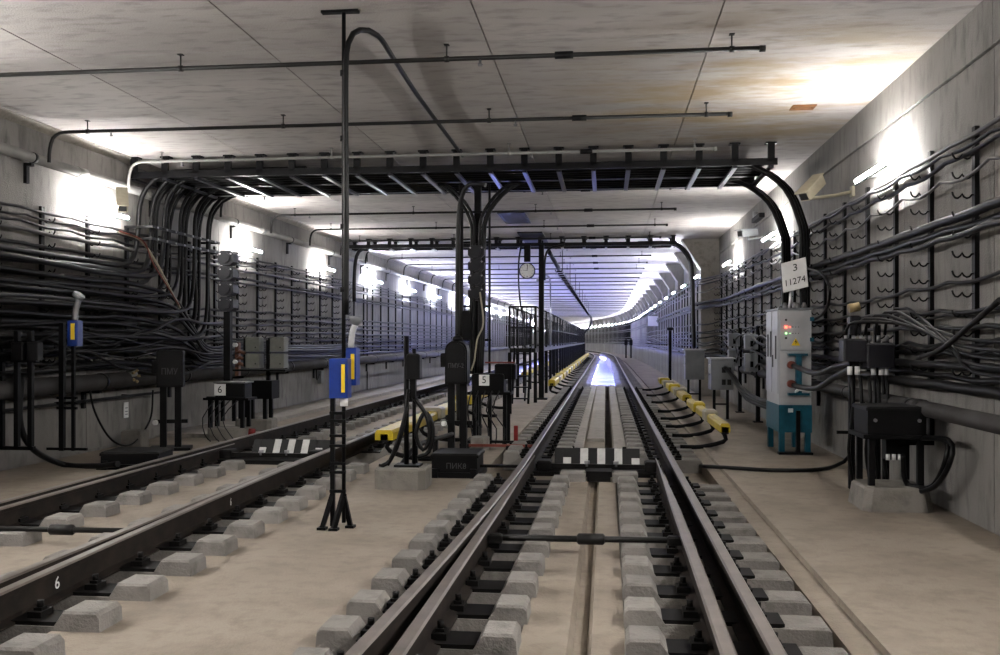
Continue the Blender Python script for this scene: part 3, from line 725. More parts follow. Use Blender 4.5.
# relay boxes on their frame
PR = Vector((-5.78, 14.75, 0))
pier(PR, (.62, .4, .2), 'concrete block under the four grey relay boxes')
t = thing('relay_frame', 'black frame with four grey relay boxes and copper terminals', 'relay stand', PR + Vector((0, 0, .2)))
posts(t, ((-.22, -.13), (.2, -.13), (-.22, .13), (.2, .13), (-.02, -.13)), 0, .6, .06)
MB().box((.19, .04, .70), (.06, .05, .2)).build('shelf_post', 'black', t)
MB().box((0, 0, .48), (.66, .36, .3)).build('transformer_case', 'black', t)
MB().box((.06, 0, .80), (.98, .30, .03)).build('shelf', 'black', t)
for x in (.0, .42):
    for z in (.96, 1.23):
        o = MB().box((x, -.08, z), (.24, .22, .24), ch=.015).build('relay_box', 'relay', t)
        MB().tube([(x + .06, -.19, z - .05), (x + .06, -.205, z - .05)], .012, 6).build('lock', 'ink', o)
        MB().box((x - .135, -.08, z), (.035, .2, .2)).build('box_hinge', 'black', o)
MB().box((.19, .04, 1.0), (.06, .05, .6)).build('upright', 'black', t)
MB().box((-.30, -.05, .98), (.06, .10, .55)).build('terminal_board', 'copper', t)
for z in (.88, .98, 1.08): MB().tube([(-.30, -.1, z), (-.22, -.16, z + .03), (-.16, -.1, z)], .03, 8).build('terminal_cap', 'copper', t)
for z in (.94, 1.22): MB().tube([(-.31, -.1, z), (-.31, -.17, z)], .035, 10).build('white_insulator', 'white', t)
# hooded point motor on a stand, left wall side
def hooded(loc, w_, h_, zb, dep, text, label, rz=0.0, rr=.05, sz=.12):
    t = thing('hooded_box', label, 'control box', loc, rz)
    prc(MB(), -w_ / 2, w_ / 2, zb, zb + h_, -dep / 2, dep / 2, rr).build('hood', 'black', t)
    prc(MB(), -w_ / 2 + .02, w_ / 2 - .02, zb + .03, zb + h_ - .03, -dep / 2 - .015, -dep / 2, max(.01, rr - .02)).build('front_cover', 'blackmetal', t)
    lettering(text, sz, 'dimtext', t, (0, -dep / 2 - .019, zb + h_ * .42), sx=.8)
    MB().box((-w_ / 2 - .035, 0, zb + h_ * .55), (.07, dep * .5, .18), ch=.01).build('side_box', 'black', t)
    posts(t, ((-w_ * .28, 0), (w_ * .28, 0)), .02, zb, .085, 'black', 'stand_post')
    MB().box((0, 0, .02), (w_ + .2, dep + .1, .04)).build('base_plate', 'black', t)
    MB().box((0, 0, zb * .45), (w_ + .1, .05, .05)).build('cross_piece', 'black', t)
    MB().tube([(-w_ / 2, -dep / 2, zb * .45), (-w_ / 2 - .02, -dep / 2 - .03, zb * .45)], .035, 10).build('white_button', 'white', t)
    return t
hooded((-5.92, 12.0, 0), .34, .50, .86, .3, 'ПМУ', 'black hooded control box on a stand near the left wall', .35, .03)
# ---- left wall odd boxes
p = Px(75, 335, WL + .66)
t = thing('blue_box', 'small blue box with a yellow strip on a post by the left wall', 'box', (p.x, p.y, 0))
MB().box((0, 0, 1.58), (.13, .12, .30), ch=.01).build('case', 'blue', t)
MB().box((.01, -.065, 1.60), (.045, .012, .19)).build('yellow_strip', 'warn', t)
MB().tube(smooth_path([(.0, 0, 1.7), (.01, 0, 1.85), (.04, 0, 1.95), (.05, 0, 2.02)], .04), .035, 8).build('cable_fitting', 'steel', t)
MB().tube([(.03, 0, 2.0), (.06, 0, 2.04)], .07, 10).build('fitting_cap', 'cabinetgrey', t)
posts(t, ((-.02, .0),), .2, 1.45, .035, 'black', 'post')
MB().box((-.16, 0, .95), (.06, .05, 1.5)).build('post', 'black', t)
for z in (.22, .7, .76, .82): MB().box((-.10, 0, z), (.25 if z > .3 else .5, .03, .03)).build('cross_bar', 'black', t)
p = Px(12, 360, WL + .4)
t = thing('control_stand', 'black frame of switches at the far left edge by the wall', 'frame', (p.x, p.y, 0))
for x in (-.12, .06, .22): MB().box((x, 0, .95), (.05, .05, 1.3)).build('post', 'black', t)
for z in (1.45, 1.3): MB().box((.05, 0, z), (.5, .06, .08)).build('switch_rail', 'black', t)
for x in (.12, .3): MB().box((x, -.05, 1.38), (.13, .10, .2), ch=.01).build('switch_box', 'blackmetal', t)
MB().box((.05, 0, .32), (.42, .05, .04)).build('cross_bar', 'black', t)
cable('ground_cable', [Px(22, 375, WL + .45), Px(20, 420, WL + .45), Px(32, 448, WL + .5), Pz(62, 464, .04), Pz(95, 466, .04), Pz(118, 464, .1)], .035, 'thick black cable curving down from the left wall to the ground box', step=.06)
cable('looped_cable', [Px(88, 380, WL + .3), Px(95, 412, WL + .34), Px(112, 440, WL + .38), Px(132, 444, WL + .4), Px(150, 420, WL + .4), Px(153, 390, WL + .45)], .014, 'thin black cable hanging in a loop on the left wall', step=.06)
p = Px(126, 410, WL + .03)
t = thing('wall_notice', 'small white notice on the left wall under the thick pipe', 'notice', p)
MB().box((0, 0, 0), (.012, .12, .22)).build('sheet', 'white', t)
for z in (-.02, .03, -.06): MB().box((.008, 0, z), (.003, .07, .012)).build('printed_line', 'cabinetgrey', t)
p = Px(131, 376, WL + .3)
t = thing('pipe_valve', 'small pale valve fitting on the thick left wall pipe', 'valve', p)
for k in range(5): a = k * 1.26; MB().tube([(.03, .05 * math.cos(a), .05 * math.sin(a)), (.09, .09 * math.cos(a), .09 * math.sin(a))], .02, 6).build('valve_bolt', 'ochre', t)
MB().tube([(-.05, 0, 0), (.06, 0, 0)], .08, 12).build('valve_body', 'relay', t)
p = Px(135, 428, WL + .3)
o = MB().box((0, 0, .12), (.3, .24, .24), ch=.02).build('stone_block', 'pier'); o.location = (p.x, p.y, 0); tag(o, 'small pale block standing at the foot of the left wall', 'block')
p = Px(276, 362, WL)
for (px_, py_), lab in (((42, 397), 'x'),): pass
p = Px(319, 377, WL + .03)
t = thing('wall_socket', 'grey socket box with dangling wires low on the left wall', 'socket box', p)
MB().box((.04, 0, 0), (.1, .2, .3), ch=.01).build('case', 'cabinetgrey', t)
MB().tube(smooth_path([(.06, -.1, .1), (.08, -.4, -.05), (.08, -.45, .2), (.06, -.3, .5)], .08), .014, 6).build('lead', 'cable', t)
# ---- ground boxes (point motors)
def ground_box(loc, d, rz, text, label):
    t = thing('point_motor', label, 'point motor', loc, rz)
    MB().box((0, 0, .03), (d[0] + .08, d[1] + .06, .06)).build('base', 'black', t)
    MB().box((0, 0, .06 + (d[2] - .08) / 2), (d[0], d[1], d[2] - .08)).build('case', 'black', t)
    MB().box((0, 0, d[2] - .01), (d[0] + .03, d[1] + .03, .045), ch=.018).build('lid', 'plate', t)
    for s in (-1, 1): MB().box((s * d[0] * .42, -d[1] / 2 - .02, .05), (.07, .05, .1)).build('lug', 'black', t)
    if text: lettering(text, .085, 'dimtext', t, (.02, -d[1] / 2 - .004, d[2] * .5))
    MB().bar((d[0] / 2, .0, .10), (d[0] / 2 + .45, .0, .10), .05, .03).build('drive_arm', 'plate', t)
    return t
ground_box((-1.64, 10.15, 0), (.50, .52, .25), 0.0, 'ПИК8', 'black point motor box with pale lettering beside the near track')
ground_box((-5.52, 10.35, 0), (.66, .5, .19), .12, '', 'flat black point motor box lying beside the left track')
# red post with rods, and small blocks
t = thing('red_post', 'short red post beside the rods of the near track', 'post', Pz(516, 447))
MB().box((0, 0, .15), (.055, .055, .30)).build('post', 'red', t); MB().box((0, 0, .01), (.12, .12, .02)).build('foot', 'plate', t)
for k, y in enumerate((12.3, 12.75)):
    t = thing('point_rod', 'thin dark rod lying across to the near track, %s one by the red post' % ('nearer' if k == 0 else 'farther'), 'rod', (-1.6, y, .08))
    MB().bar((-.35, 0, 0), (.62, 0, 0), .035).build('rod', 'darkred' if k == 0 else 'plate', t); MB().box((-.3, 0, -.03), (.12, .1, .1)).build('end_block', 'plate', t)
    MB().box((.3, 0, -.04), (.06, .12, .08)).build('saddle', 'plate', t)
pier(Vector((-1.72, 12.55, 0)), (.24, .3, .17), 'small pale concrete block behind the black point motor box')
# ---- tall post with blue boxes
TP = Vector((-2.07, 7.12, 0))
t = thing('tall_post', 'tall thin post to the ceiling with two blue boxes', 'post', TP)
MB().tube([(0, 0, .05), (0, 0, CEIL - .02)], .016, 10).build('pole', 'black', t)
MB().box((-.09, 0, .68), (.034, .034, 1.32)).build('upright', 'black', t)
for z in (.30, .45, .52, .66, .74, .86, .92): MB().box((-.045, -.012, z), (.13, .025, .022)).build('strap', 'black', t)
for p0, p1 in (((-.09, 0, .28), (-.16, -.05, .015)), ((0, 0, .28), (-.06, -.07, .015)), ((0, 0, .26), (.04, .05, .015))):
    MB().bar(p0, p1, .035).build('strut', 'black', t); MB().box((p1[0], p1[1], .01), (.07, .07, .02)).build('foot', 'black', t)
b1 = MB().box((-.01, -.06, 1.20), (.15, .12, .31), ch=.008).build('blue_box', 'blue', t)
MB().box((.03, -.123, 1.20), (.028, .006, .22)).build('yellow_strip', 'warn', b1)
b2 = MB().box((.06, .05, 1.29), (.085, .12, .30), ch=.008).build('blue_box', 'blue', t)
MB().box((.075, -.013, 1.29), (.028, .006, .20)).build('yellow_strip', 'warn', b2)
MB().tube([(.02, -.06, 1.05), (.02, -.06, .98)], .03, 10).build('white_gland', 'white', t)
MB().tube(smooth_path([(.06, 0, 1.44), (.07, 0, 1.56), (.10, 0, 1.63)], .04), [.025] * len(smooth_path([(.06, 0, 1.44), (.07, 0, 1.56), (.10, 0, 1.63)], .04)), 8).build('cable_gland', 'cabinet', t)
MB().tube([(.09, 0, 1.62), (.10, 0, 1.66), (.10, 0, 1.69)], [.03, .05, .055], 12).build('gland_cap', 'cabinetgrey', t)
for z in (3.62, 3.1, 2.4, 1.9): MB().tube([(0, 0, z - .02), (0, 0, z + .02)], .03, 8).build('pole_clip', 'black', t)
MB().box((-.03, 0, CEIL - .012), (.30, .06, .02)).build('ceiling_plate', 'black', t)
cable('arching_cable', [TP + Vector((.02, 0, 1.7)), TP + Vector((.025, -.02, 2.5)), TP + Vector((.02, -.02, 3.5)), TP + Vector((.03, .02, 3.86)), TP + Vector((.09, .15, 4.01)), TP + Vector((.17, .42, 4.05)), (-1.92, 8.2, CEIL - .06), (-1.97, 9.5, CEIL - .045), (-1.98, 11.2, CEIL - .05), (-1.95, 12.45, CEIL - .1)], .024, 'black cable arching off the tall post and running along the ceiling')
# ---- pole with box and coiled cables on a concrete block
PB = Vector((-2.06, 9.25, 0))
pier(PB, (.52, .46, .21), 'pale concrete block carrying the thin cable poles between the tracks')
t = thing('cable_pole', 'pair of thin black poles with a small box on a concrete block', 'pole', PB + Vector((0, 0, .21)))
MB().tube([(.03, 0, 0), (.03, 0, 1.33)], .026, 8).build('pole', 'black', t)
MB().tube([(.10, .05, 0), (.10, .05, 1.2)], .02, 8).build('pole', 'black', t)
MB().box((.11, .0, 1.02), (.14, .13, .26), ch=.015).build('switch_box', 'blackmetal', t)
MB().box((.10, .0, .80), (.06, .06, .2)).build('gland', 'black', t)
MB().box((.05, 0, .01), (.26, .2, .02)).build('foot_plate', 'black', t)
for k in range(4):
    q = PB + Vector((.06, -.05 - .01 * k, 1.0 - .05 * k)); cable('hanging_cable', [q, q + Vector((-.03 - .02 * k, -.05, -.35)), q + Vector((-.10 - .03 * k, -.07, -.6)), PB + Vector((-.13 - .03 * k, -.15, .235))], .015, 'black cable hanging down the thin pole pair, %s from the right' % ORD[k].replace('topmost', 'first'), group='cables on the pole pair')
cable('cable_coil', [PB + Vector((.12, .0, .9)), PB + Vector((.24, .0, .72)), PB + Vector((.27, .0, .5)), PB + Vector((.2, .0, .38)), PB + Vector((.13, .0, .55)), PB + Vector((.22, .02, .76)), PB + Vector((.30, .02, .6)), PB + Vector((.26, .02, .36)), PB + Vector((.14, .02, .3))], .022, 'coil of black cable on the thin pole pair', step=.04)
# ---- low guard hoops next to the point motor
t = thing('guard_rail', 'low black rail on short posts beside the black point motor box', 'rail guard', (-2.0, 10.6, 0))
for x, y in ((-.12, -.5), (.0, .1), (.1, .7)): MB().box((x, y, .16), (.06, .06, .32)).build('post', 'black', t)
MB().tube(smooth_path([(-.2, -1.0, .12), (-.12, -.5, .30), (0, .1, .33), (.1, .7, .33)], .1), .028, 8).build('rail', 'blackmetal', t)
# ---- hooded box between the tracks
hooded((-1.93, 11.9, 0), .29, .56, .93, .26, 'ПМУ-2', 'black round-topped control box on a stand between the tracks', 0, .13, .085)
t = thing('small_cap_box', 'small black domed cap on top of the round-topped control box', 'cap', (-1.93, 11.9, 1.49))
MB().tube([(0, 0, 0), (0, 0, .04), (0, 0, .07)], [.07, .065, .03], 12).build('dome', 'black', t); MB().tube([(0, 0, .07), (0, 0, .09)], .012, 6).build('knob', 'black', t)
# ---- centre mast: signal, machine 5
CM = Vector((-1.93, 13.45, 0))
signal((-1.90, 13.5, 0), 2.08, 2.90, .85, 'dark four-lamp signal high on the cable mast between the tracks')
t = thing('cable_mast', 'black steel mast carrying cables up to the wide rack', 'mast', CM)
MB().box((.03, .16, 1.92), (.10, .08, 3.84)).build('column', 'black', t)
MB().tube([(-.20, .02, .0), (-.20, .02, 3.8)], .032, 8).build('conduit_pipe', 'conduit', t)
MB().tube([(.22, .04, .6), (.22, .04, 3.8)], .018, 8).build('conduit_pipe', 'conduit', t)
for z in (.7, 1.5, 2.0, 2.95, 3.4): MB().box((0, .08, z), (.48, .03, .03)).build('pipe_clip', 'black', t)
MB().box((.03, .16, .015), (.3, .3, .03)).build('foot_plate', 'black', t)
MB().box((-.10, -.02, 1.72), (.14, .14, .42), ch=.01).build('terminal_box', 'black', t)
for k in range(5):
    s = (-1, 1, -1, 1, 1)[k]; dx = .06 + .035 * k
    cable('mast_cable', [CM + Vector((.02 + s * dx * .5, -.06, 1.0)), CM + Vector((.03 + s * dx * .6, -.04, 1.9)), CM + Vector((.03 + s * dx * .55, -.02 + .02 * k, 2.9)), CM + Vector((.03 + s * dx * .8, 0, 3.3)), CM + Vector((.03 + s * (dx + .18), 0, 3.62)), CM + Vector((.03 + s * (dx + .45), .02 * k, 3.82)), CM + Vector((.03 + s * (dx + .9), .02 * k, 3.90))], .024, 'black cable climbing the mast between the tracks and fanning into the rack', group='cables on the centre mast')
cable('mast_cable', [(-2.15, 13.35, .3), (-2.16, 13.3, 1.5), (-2.15, 13.3, 3.0), (-2.1, 13.25, 3.55), (-1.95, 13.1, 3.74), (-1.7, 12.95, 3.70)], .034, 'thick grey-black conduit left of the centre mast, hooked over at the top', mat='cablegrey')
cable('pale_wire', [CM + Vector((.10, -.12, 2.2)), CM + Vector((.15, -.14, 1.75)), CM + Vector((.06, -.14, 1.5)), CM + Vector((.02, -.14, 1.2)), CM + Vector((-.03, -.14, 1.05))], .012, 'loose pale wire hanging down the centre mast', 'wire', 'beige', step=.05)
P5 = Vector((-1.55, 13.15, 0))
t = thing('equipment_stand', 'black equipment stand with white plate 5 between the tracks', 'stand', P5)
MB().box((-.1, 0, .74), (.62, .38, .04)).build('table_plate', 'black', t)
MB().box((-.12, -.02, .89), (.46, .32, .26), ch=.02).build('junction_box', 'black', t)
MB().box((.12, .02, 1.05), (.30, .28, .22), ch=.02).build('terminal_case', 'black', t)
posts(t, ((-.32, -.13), (.12, -.13), (-.32, .14), (.14, .14), (-.1, -.1)), 0, .72, .055)
pl = MB().box((-.17, -.19, .93), (.145, .012, .155)).build('number_plate', 'white', t)
lettering('5', .14, 'ink', pl, (-.17, -.198, .93))
MB().box((.20, -.12, .8), (.03, .03, .7)).build('side_strut', 'black', t); MB().box((.05, -.15, 1.18), (.42, .03, .02)).build('top_rail', 'darkred', t)
for k in range(5): cable('thin_wire', [P5 + Vector((-.35 + .1 * k, -.2, .78)), P5 + Vector((-.40 + .09 * k, -.26, .5)), P5 + Vector((-.35 + .12 * k, -.24, .25)), P5 + Vector((-.3 + .1 * k, -.28, .012))], .010, 'thin wire hanging below the stand numbered 5, %s from the left' % ORD[k].replace('topmost', 'first'), 'wire', 'cablegrey', 'wires of stand 5')
# ---- raised service platform between the tracks
PLY0, PLY1, PX0, PX1, PZ = 22.0, 92.0, -2.30, -1.68, 1.30
t = thing('service_platform', 'raised black service platform with mesh fence between the tracks', 'platform', (0, PLY0, 0))
dk = MB(); sweep(dk, [(PX0, PZ - .10), (PX1, PZ - .10), (PX1, PZ), (PX0, PZ)], PLY0, PLY1, True); dk.v = [v - Vector((0, PLY0, 0)) for v in dk.v]; dk.build('deck', 'conduit', t)
for X in (PX0, PX1):
    for z in (PZ + .5, PZ + 1.0, PZ + .06):
        m = MB(); m.tube([(X + cx(y), y - PLY0, z) for y in yrange(PLY0, PLY1)], .02, 6); m.build('handrail', 'blackmetal', t)
    y = PLY0; ps = None; lg = None
    while y < PLY1:
        if ps is None: ps = MB().box((0, 0, PZ + .5), (.05, .05, 1.0)).build('fence_post', 'blackmetal', t); lg = MB().box((0, 0, (PZ - .1) / 2), (.08, .08, PZ - .1)).build('platform_leg', 'black', t); o, l = ps, lg
        else: o, l = link_copy(ps, None, t), link_copy(lg, None, t)
        o.location = l.location = (X + cx(y), y - PLY0, 0); y += 2.0
    fb = MB(); y = PLY0
    while y < PLY1: fb.bar((X + cx(y), y - PLY0, PZ + .05), (X + cx(y), y - PLY0, PZ + 1.0), .013); y += .42 if y < 50 else .8
    fb.build('fence_bars', 'blackmetal', t, kind='stuff')
for z in (PZ + .5, PZ + 1.0): MB().bar((PX0, 0, z), (PX1, 0, z), .035).build('end_rail', 'blackmetal', t)
for k in range(5): MB().bar((PX0 + .1 + k * .105, 0, PZ), (PX0 + .1 + k * .105, 0, PZ + 1.0), .02).build('end_bar', 'blackmetal', t)
for X in (PX0 + .12, PX1 - .12): MB().bar((X, -.62, .02), (X, 0, PZ), .05).build('ladder_side', 'black', t)
for k in range(5): MB().bar((PX0 + .12, -.62 + .62 * (k + .5) / 5, PZ * (k + .5) / 5), (PX1 - .12, -.62 + .62 * (k + .5) / 5, PZ * (k + .5) / 5), .16, .025).build('ladder_tread', 'black', t)
# column with clock at the far rack
t = thing('clock_column', 'black column rising past the platform end to the far rack', 'column', (-1.62, 23.2, 0))
MB().box((0, 0, 1.95), (.13, .13, 3.9)).build('column', 'black', t); MB().box((0, 0, .02), (.3, .3, .04)).build('foot_plate', 'black', t)
MB().tube(smooth_path([(.08, -.02, 3.0), (.09, -.02, 3.5), (.2, -.02, 3.8), (.6, 0, 3.9)], .1), .03, 8).build('curved_conduit', 'cable', t)
t = thing('tunnel_clock', 'round white clock hanging below the far rack', 'clock', (-1.97, 23.1, 3.24))
MB().tube([(0, .10, 0), (0, -.05, 0)], .20, 32).build('case', 'black', t)
MB().tube([(0, -.05, 0), (0, -.055, 0)], .178, 32).build('dial', 'white', t)
for k in range(12):
    a = k * math.pi / 6; MB().bar((math.sin(a) * .13, -.058, math.cos(a) * .13), (math.sin(a) * .165, -.058, math.cos(a) * .165), .02, .006).build('hour_mark', 'ink', t)
MB().bar((0, -.062, 0), (-.11, -.062, .02), .022, .006).build('hour_hand', 'ink', t); MB().bar((0, -.064, 0), (.01, -.064, .14), .016, .006).build('minute_hand', 'ink', t)
MB().box((0, .02, .44), (.16, .08, .42)).build('hanger', 'black', t)
cable('hanging_lead', [(-2.12, 23.0, 3.86), (-2.17, 22.9, 3.4), (-2.14, 22.8, 2.6), (-2.0, 22.5, 1.9), (-1.95, 22.3, 1.2), (-1.93, 22.2, .5), (-1.93, 21.9, .05)], .022, 'thin black lead dropping from the far rack beside the clock')
# ladder tray running on along the tunnel
t = thing('ladder_tray', 'black ladder cable tray running away under the ceiling beyond the clock', 'cable tray', (-1.3, 25.5, 3.42)); L = 44
for x in (-.09, .09): MB().bar((x, 0, 0), (x, L, 0), .025, .04).build('side_rail', 'tray', t)
rs = None; y = .3
while y < L:
    if rs is None: rs = MB().bar((-.09, 0, 0), (.09, 0, 0), .06, .04).build('rung', 'tray', t); hg = MB().box((0.1, 0, .36), (.02, .02, .70)).build('hanger', 'tray', t); o = rs; hgo = hg
    else: o = link_copy(rs, None, t)
    o.location = (0, y, 0)
    y += .8
for k in range(1, 8): link_copy(hg, (0, 5.5 * k, 0), t)
MB().tube(smooth_path([(.0, 0, .05), (-.05, -.5, .15), (-.2, -1.2, .42)], .1), .06, 8).build('cable_bundle', 'cable', t)
cable('drooping_bundle', [(-1.3, 68, 3.45), (-1.1, 69.5, 3.1), (-1.25, 70.5, 2.5), (-1.7, 71, 2.0), (-2.0, 71, 1.35)], .09, 'far black cable bundle drooping from the tray to the platform')
t = thing('lamp_bracket', 'thin pole with a curved bracket standing on the platform beyond the clock', 'pole', (-1.62, 27.0, PZ))
MB().tube([(0, 0, 0), (0, 0, 1.85)], .022, 8).build('pole', 'steel', t); MB().tube(smooth_path([(0, 0, 1.85), (-.05, 0, 2.05), (-.22, 0, 2.12), (-.36, 0, 2.02)], .06), .025, 8).build('bracket', 'steel', t)
MB().tube([(-.36, 0, 2.02), (-.36, 0, 1.9)], [.05, .07], 10).build('lamp_head', 'steel', t)
# ---- third rails with yellow covers
def third_rail(x, y0, y1, side, label, pieces, hoops, z=.40, w_=.13, h_=.12, gap=.25, horn=True):
    """side: +1 when the brackets reach towards larger x"""
    t = thing('third_rail', label, 'third rail', (x, y0, 0)); L = y1 - y0
    m = MB(); m.v = []; sweep(m, [(-.045, z - .13), (.045, z - .13), (.045, z - .04), (-.045, z - .04)], y0, y1, True); m.v = [v - Vector((0, y0, 0)) for v in m.v]; m.build('contact_rail', 'plate', t)
    pl_ = L / pieces
    for k in range(pieces):
        a = k * pl_ + (gap / 2 if k else 0); b = (k + 1) * pl_ - gap / 2
        prof = [(-w_ / 2, z - .11), (-w_ / 2, z + h_ - .14), (-w_ / 2 + .02, z + h_ - .11), (w_ / 2 - .02, z + h_ - .11), (w_ / 2, z + h_ - .14), (w_ / 2, z - .11)]
        dz = 0
        mm = MB(); ya, yb = y0 + a, y0 + b
        mm.add([(px_ + cx(yy), yy - y0, pz_) for yy in (ya, yb) for px_, pz_ in prof], [tuple(range(5, -1, -1)), tuple(range(6, 12))] + [(i, (i + 1) % 6, 6 + (i + 1) % 6, 6 + i) for i in range(6)])
        mm.build('yellow_cover', 'yellow', t)
        if k < pieces - 1:
            mm = MB().box((cx(yb), b + gap / 2, z - .02), (w_ * 1.5, gap * .9, .16), ch=.03); mm.build('clamp_hood', 'yellow' if k % 2 else 'beige', t)
    for k in range(hoops):
        y = .4 + (L - .8) * k / max(1, hoops - 1); X = cx(y0 + y)
        MB().tube(smooth_path([(X, y, z - .1), (X + side * .06, y, z - .24), (X - side * .05, y, .10), (X - side * .3, y, .05), (X - side * .55, y, .05)], .06), .03, 8).build('bracket', 'black', t)
    return t
third_rail(1.55, 12.3, 17.6, 1, 'yellow covered third rail to the right of the near track, nearest stretch', 3, 4, gap=.45)
third_rail(1.60, 18.6, 27.5, 1, 'yellow covered third rail right of the near track, farther stretch', 5, 4, gap=.4, w_=.18)
third_rail(-1.42, 24.2, 75, -1, 'long yellow covered third rail along the foot of the service platform', 22, 26, gap=.3, w_=.18, h_=.16)
third_rail(-2.62, 10.7, 20.0, -1, 'yellow covered third rail beside the left track with a flared end', 3, 5, z=.42, w_=.22, h_=.12, gap=.4)
third_rail(-2.75, 31, 70, -1, 'far yellow third rail of the left track beyond the centre mast', 12, 8, z=.42, w_=.2)
# ---- big cabinet right
CB = Vector((2.39, 12.5, .045))
t = thing('power_cabinet', 'tall white cabinet on a teal base with red lamps', 'cabinet', CB)
for sx, sy in ((-.16, -.4), (.16, -.4), (-.16, .4), (.16, .4)): MB().box((sx, sy, .20), (.07, .07, .40)).build('leg', 'teal', t)
MB().box((0, 0, .455), (.41, .92, .35)).build('base_skirt', 'teal', t)
MB().box((0, 0, 1.235), (.40, .90, 1.21), ch=.012).build('body', 'cabinet', t)
MB().box((0, 0, 1.85), (.43, .94, .03)).build('roof', 'cabinetgrey', t)
d1 = MB().box((0, -.46, 1.58), (.39, .03, .50), ch=.006).build('control_door', 'cabinet', t)
for sz in (1.72, 1.46): MB().box((.20, -.475, sz), (.05, .02, .05)).build('hinge', 'teal', d1)
for k, (z, m_) in enumerate(((1.71, 'ink'), (1.62, 'led_red'), (1.54, 'led_green'), (1.48, 'ink'))):
    MB().tube([(-.12, -.475, z), (-.12, -.49, z)], .014, 8).build('indicator', m_, d1)
    if k in (1, 2):
        for q in range(4): MB().tube([(-.07 + q * .035, -.475, z), (-.07 + q * .035, -.482, z)], .006, 6).build('indicator', m_ if q == 0 else 'ink', d1)
wt = MB().prism([(-.055, 1.385), (.055, 1.385), (0, 1.48)], -.482, -.476).build('warning_triangle', 'warn', d1); wt.location.x = .0
MB().prism([(.004, 1.46), (-.015, 1.425), (.003, 1.427), (-.008, 1.395), (.018, 1.436), (.002, 1.434)], -.486, -.482).build('lightning_mark', 'ink', wt)
d2 = MB().box((0, -.455, .98), (.39, .02, .66), ch=.006).build('lower_panel', 'cabinet', t)
MB().box((.02, -.50, 1.27), (.24, .08, .03)).build('bracket_plate', 'teal', d2); MB().box((.03, -.50, 1.02), (.07, .07, .5)).build('bracket_post', 'teal', d2); MB().box((.03, -.50, .77), (.26, .08, .03)).build('bracket_plate', 'teal', d2)
for z in (1.14, .90): MB().tube([(-.06, -.47, z), (-.06, -.56, z)], .05, 12).build('cable_gland', 'darkred', d2)
for y_ in (-.22, .22): MB().box((-.205, y_, 1.30), (.015, .40, 1.06), ch=.004).build('side_door', 'cabinet', t)
for y_, z, h_ in ((-.30, 1.36, .30), (.06, 1.40, .34), (.27, 1.38, .30), (-.08, 1.18, .16)): MB().box((-.216, y_, z), (.008, .07, h_)).build('vent', 'greypipe', t)
for x, y_ in ((-.08, -.2), (.02, -.3), (.10, -.1), (.14, -.3)): MB().tube([(x, y_, 1.86), (x, y_, 1.90), (x, y_, 1.94)], [.03, .03, .015], 8).build('roof_gland', 'steel', t)
MB().box((-.06, -.465, .56), (.06, .008, .05)).build('white_tag', 'white', t)
MB().box((.03, -.47, .28), (.05, .05, .56)).build('front_post', 'black', t)
MB().box((0, -.45, .015), (.42, .12, .03)).build('foot_rail', 'black', t)
for k, z in enumerate((1.14, .90)):
    a = CB + Vector((-.06, -.53, z)); b = Px(856, 362 + k * 4, 2.42); cable('cabinet_cable', [a, a + Vector((.03, -.12, -.02)), a + (b - a) * .35 + Vector((.02, -.2, -.10)), a + (b - a) * .7 + Vector((.02, -.05, -.04)), b], .032, 'thick black cable swinging from the white cabinet to the junction boxes, %s one' % ('upper' if k == 0 else 'lower'), step=.06, mat='cablegrey')
cable('pale_hose', [CB + Vector((.0, -.5, .80)), CB + Vector((.02, -.62, .84)), CB + Vector((.12, -.66, .82)), CB + Vector((.2, -.6, .84))], .02, 'short white hose curling out of the white cabinet front', 'hose', 'white', step=.04)
t = thing('number_sign', 'tilted white sign reading 3 and 11274 above the white cabinet', 'sign', CB + Vector((.06, -.15, 1.86)))
t.rotation_euler = (0, 0, -.5)
sg = MB().box((0, 0, 0), (.33, .012, .44)).build('plate', 'white', t); sg.location = (0, -.03, .44); sg.rotation_euler = (-.42, -.22, 0)
lettering('3', .15, 'ink', sg, (.02, -.009, .10)); lettering('11274', .135, 'ink', sg, (0, -.009, -.10), sx=.85)
MB().bar((-.08, .0, 0), (-.05, .03, .36), .03).build('bracket', 'steel', t); MB().bar((.1, .02, 0), (.06, .03, .36), .03).build('bracket', 'black', t)
cable('looped_cable', [Px(806, 268, 2.6), Px(822, 274, 2.55), Px(830, 292, 2.55), Px(824, 312, 2.6), Px(810, 322, 2.66)], .018, 'black cable looping behind the tilted number sign', step=.06)
# ---- junction boxes on posts and black case on concrete block (right foreground)
BB = Vector((2.46, 8.38, .045))
pier(BB, (.58, .58, .20), 'large concrete block by the right wall carrying the black case', .08)
t = thing('black_case', 'black metal case on four legs standing on the concrete block at right', 'case', BB + Vector((0, 0, .21)))
posts(t, ((-.2, -.18), (.20, -.18), (-.2, .2), (.20, .2)), 0, .40, .05)
MB().box((-.0, 0, .42), (.56, .48, .035)).build('tray', 'black', t)
MB().box((0, 0, .54), (.48, .44, .21)).build('case', 'black', t)
MB().box((0, 0, .66), (.51, .47, .035), ch=.012).build('lid', 'blackmetal', t)
for x in (-.18, .18): MB().tube([(x, -.222, .56), (x, -.235, .56)], .016, 8).build('screw', 'steel', t)
MB().box((.05, .05, .30), (.16, .14, .2)).build('under_box', 'black', t)
for k in range(3): MB().tube([(-.02 + k * .05, -.03, .25), (-.02 + k * .05, -.03, .20)], .018, 8).build('white_gland', 'white', t)
MB().box((.27, .1, .34), (.26, .06, .04)).build('side_arm', 'black', t)
t = thing('junction_posts', 'black posts with two dark junction boxes behind the black case', 'junction boxes', (2.45, 9.3, .045))
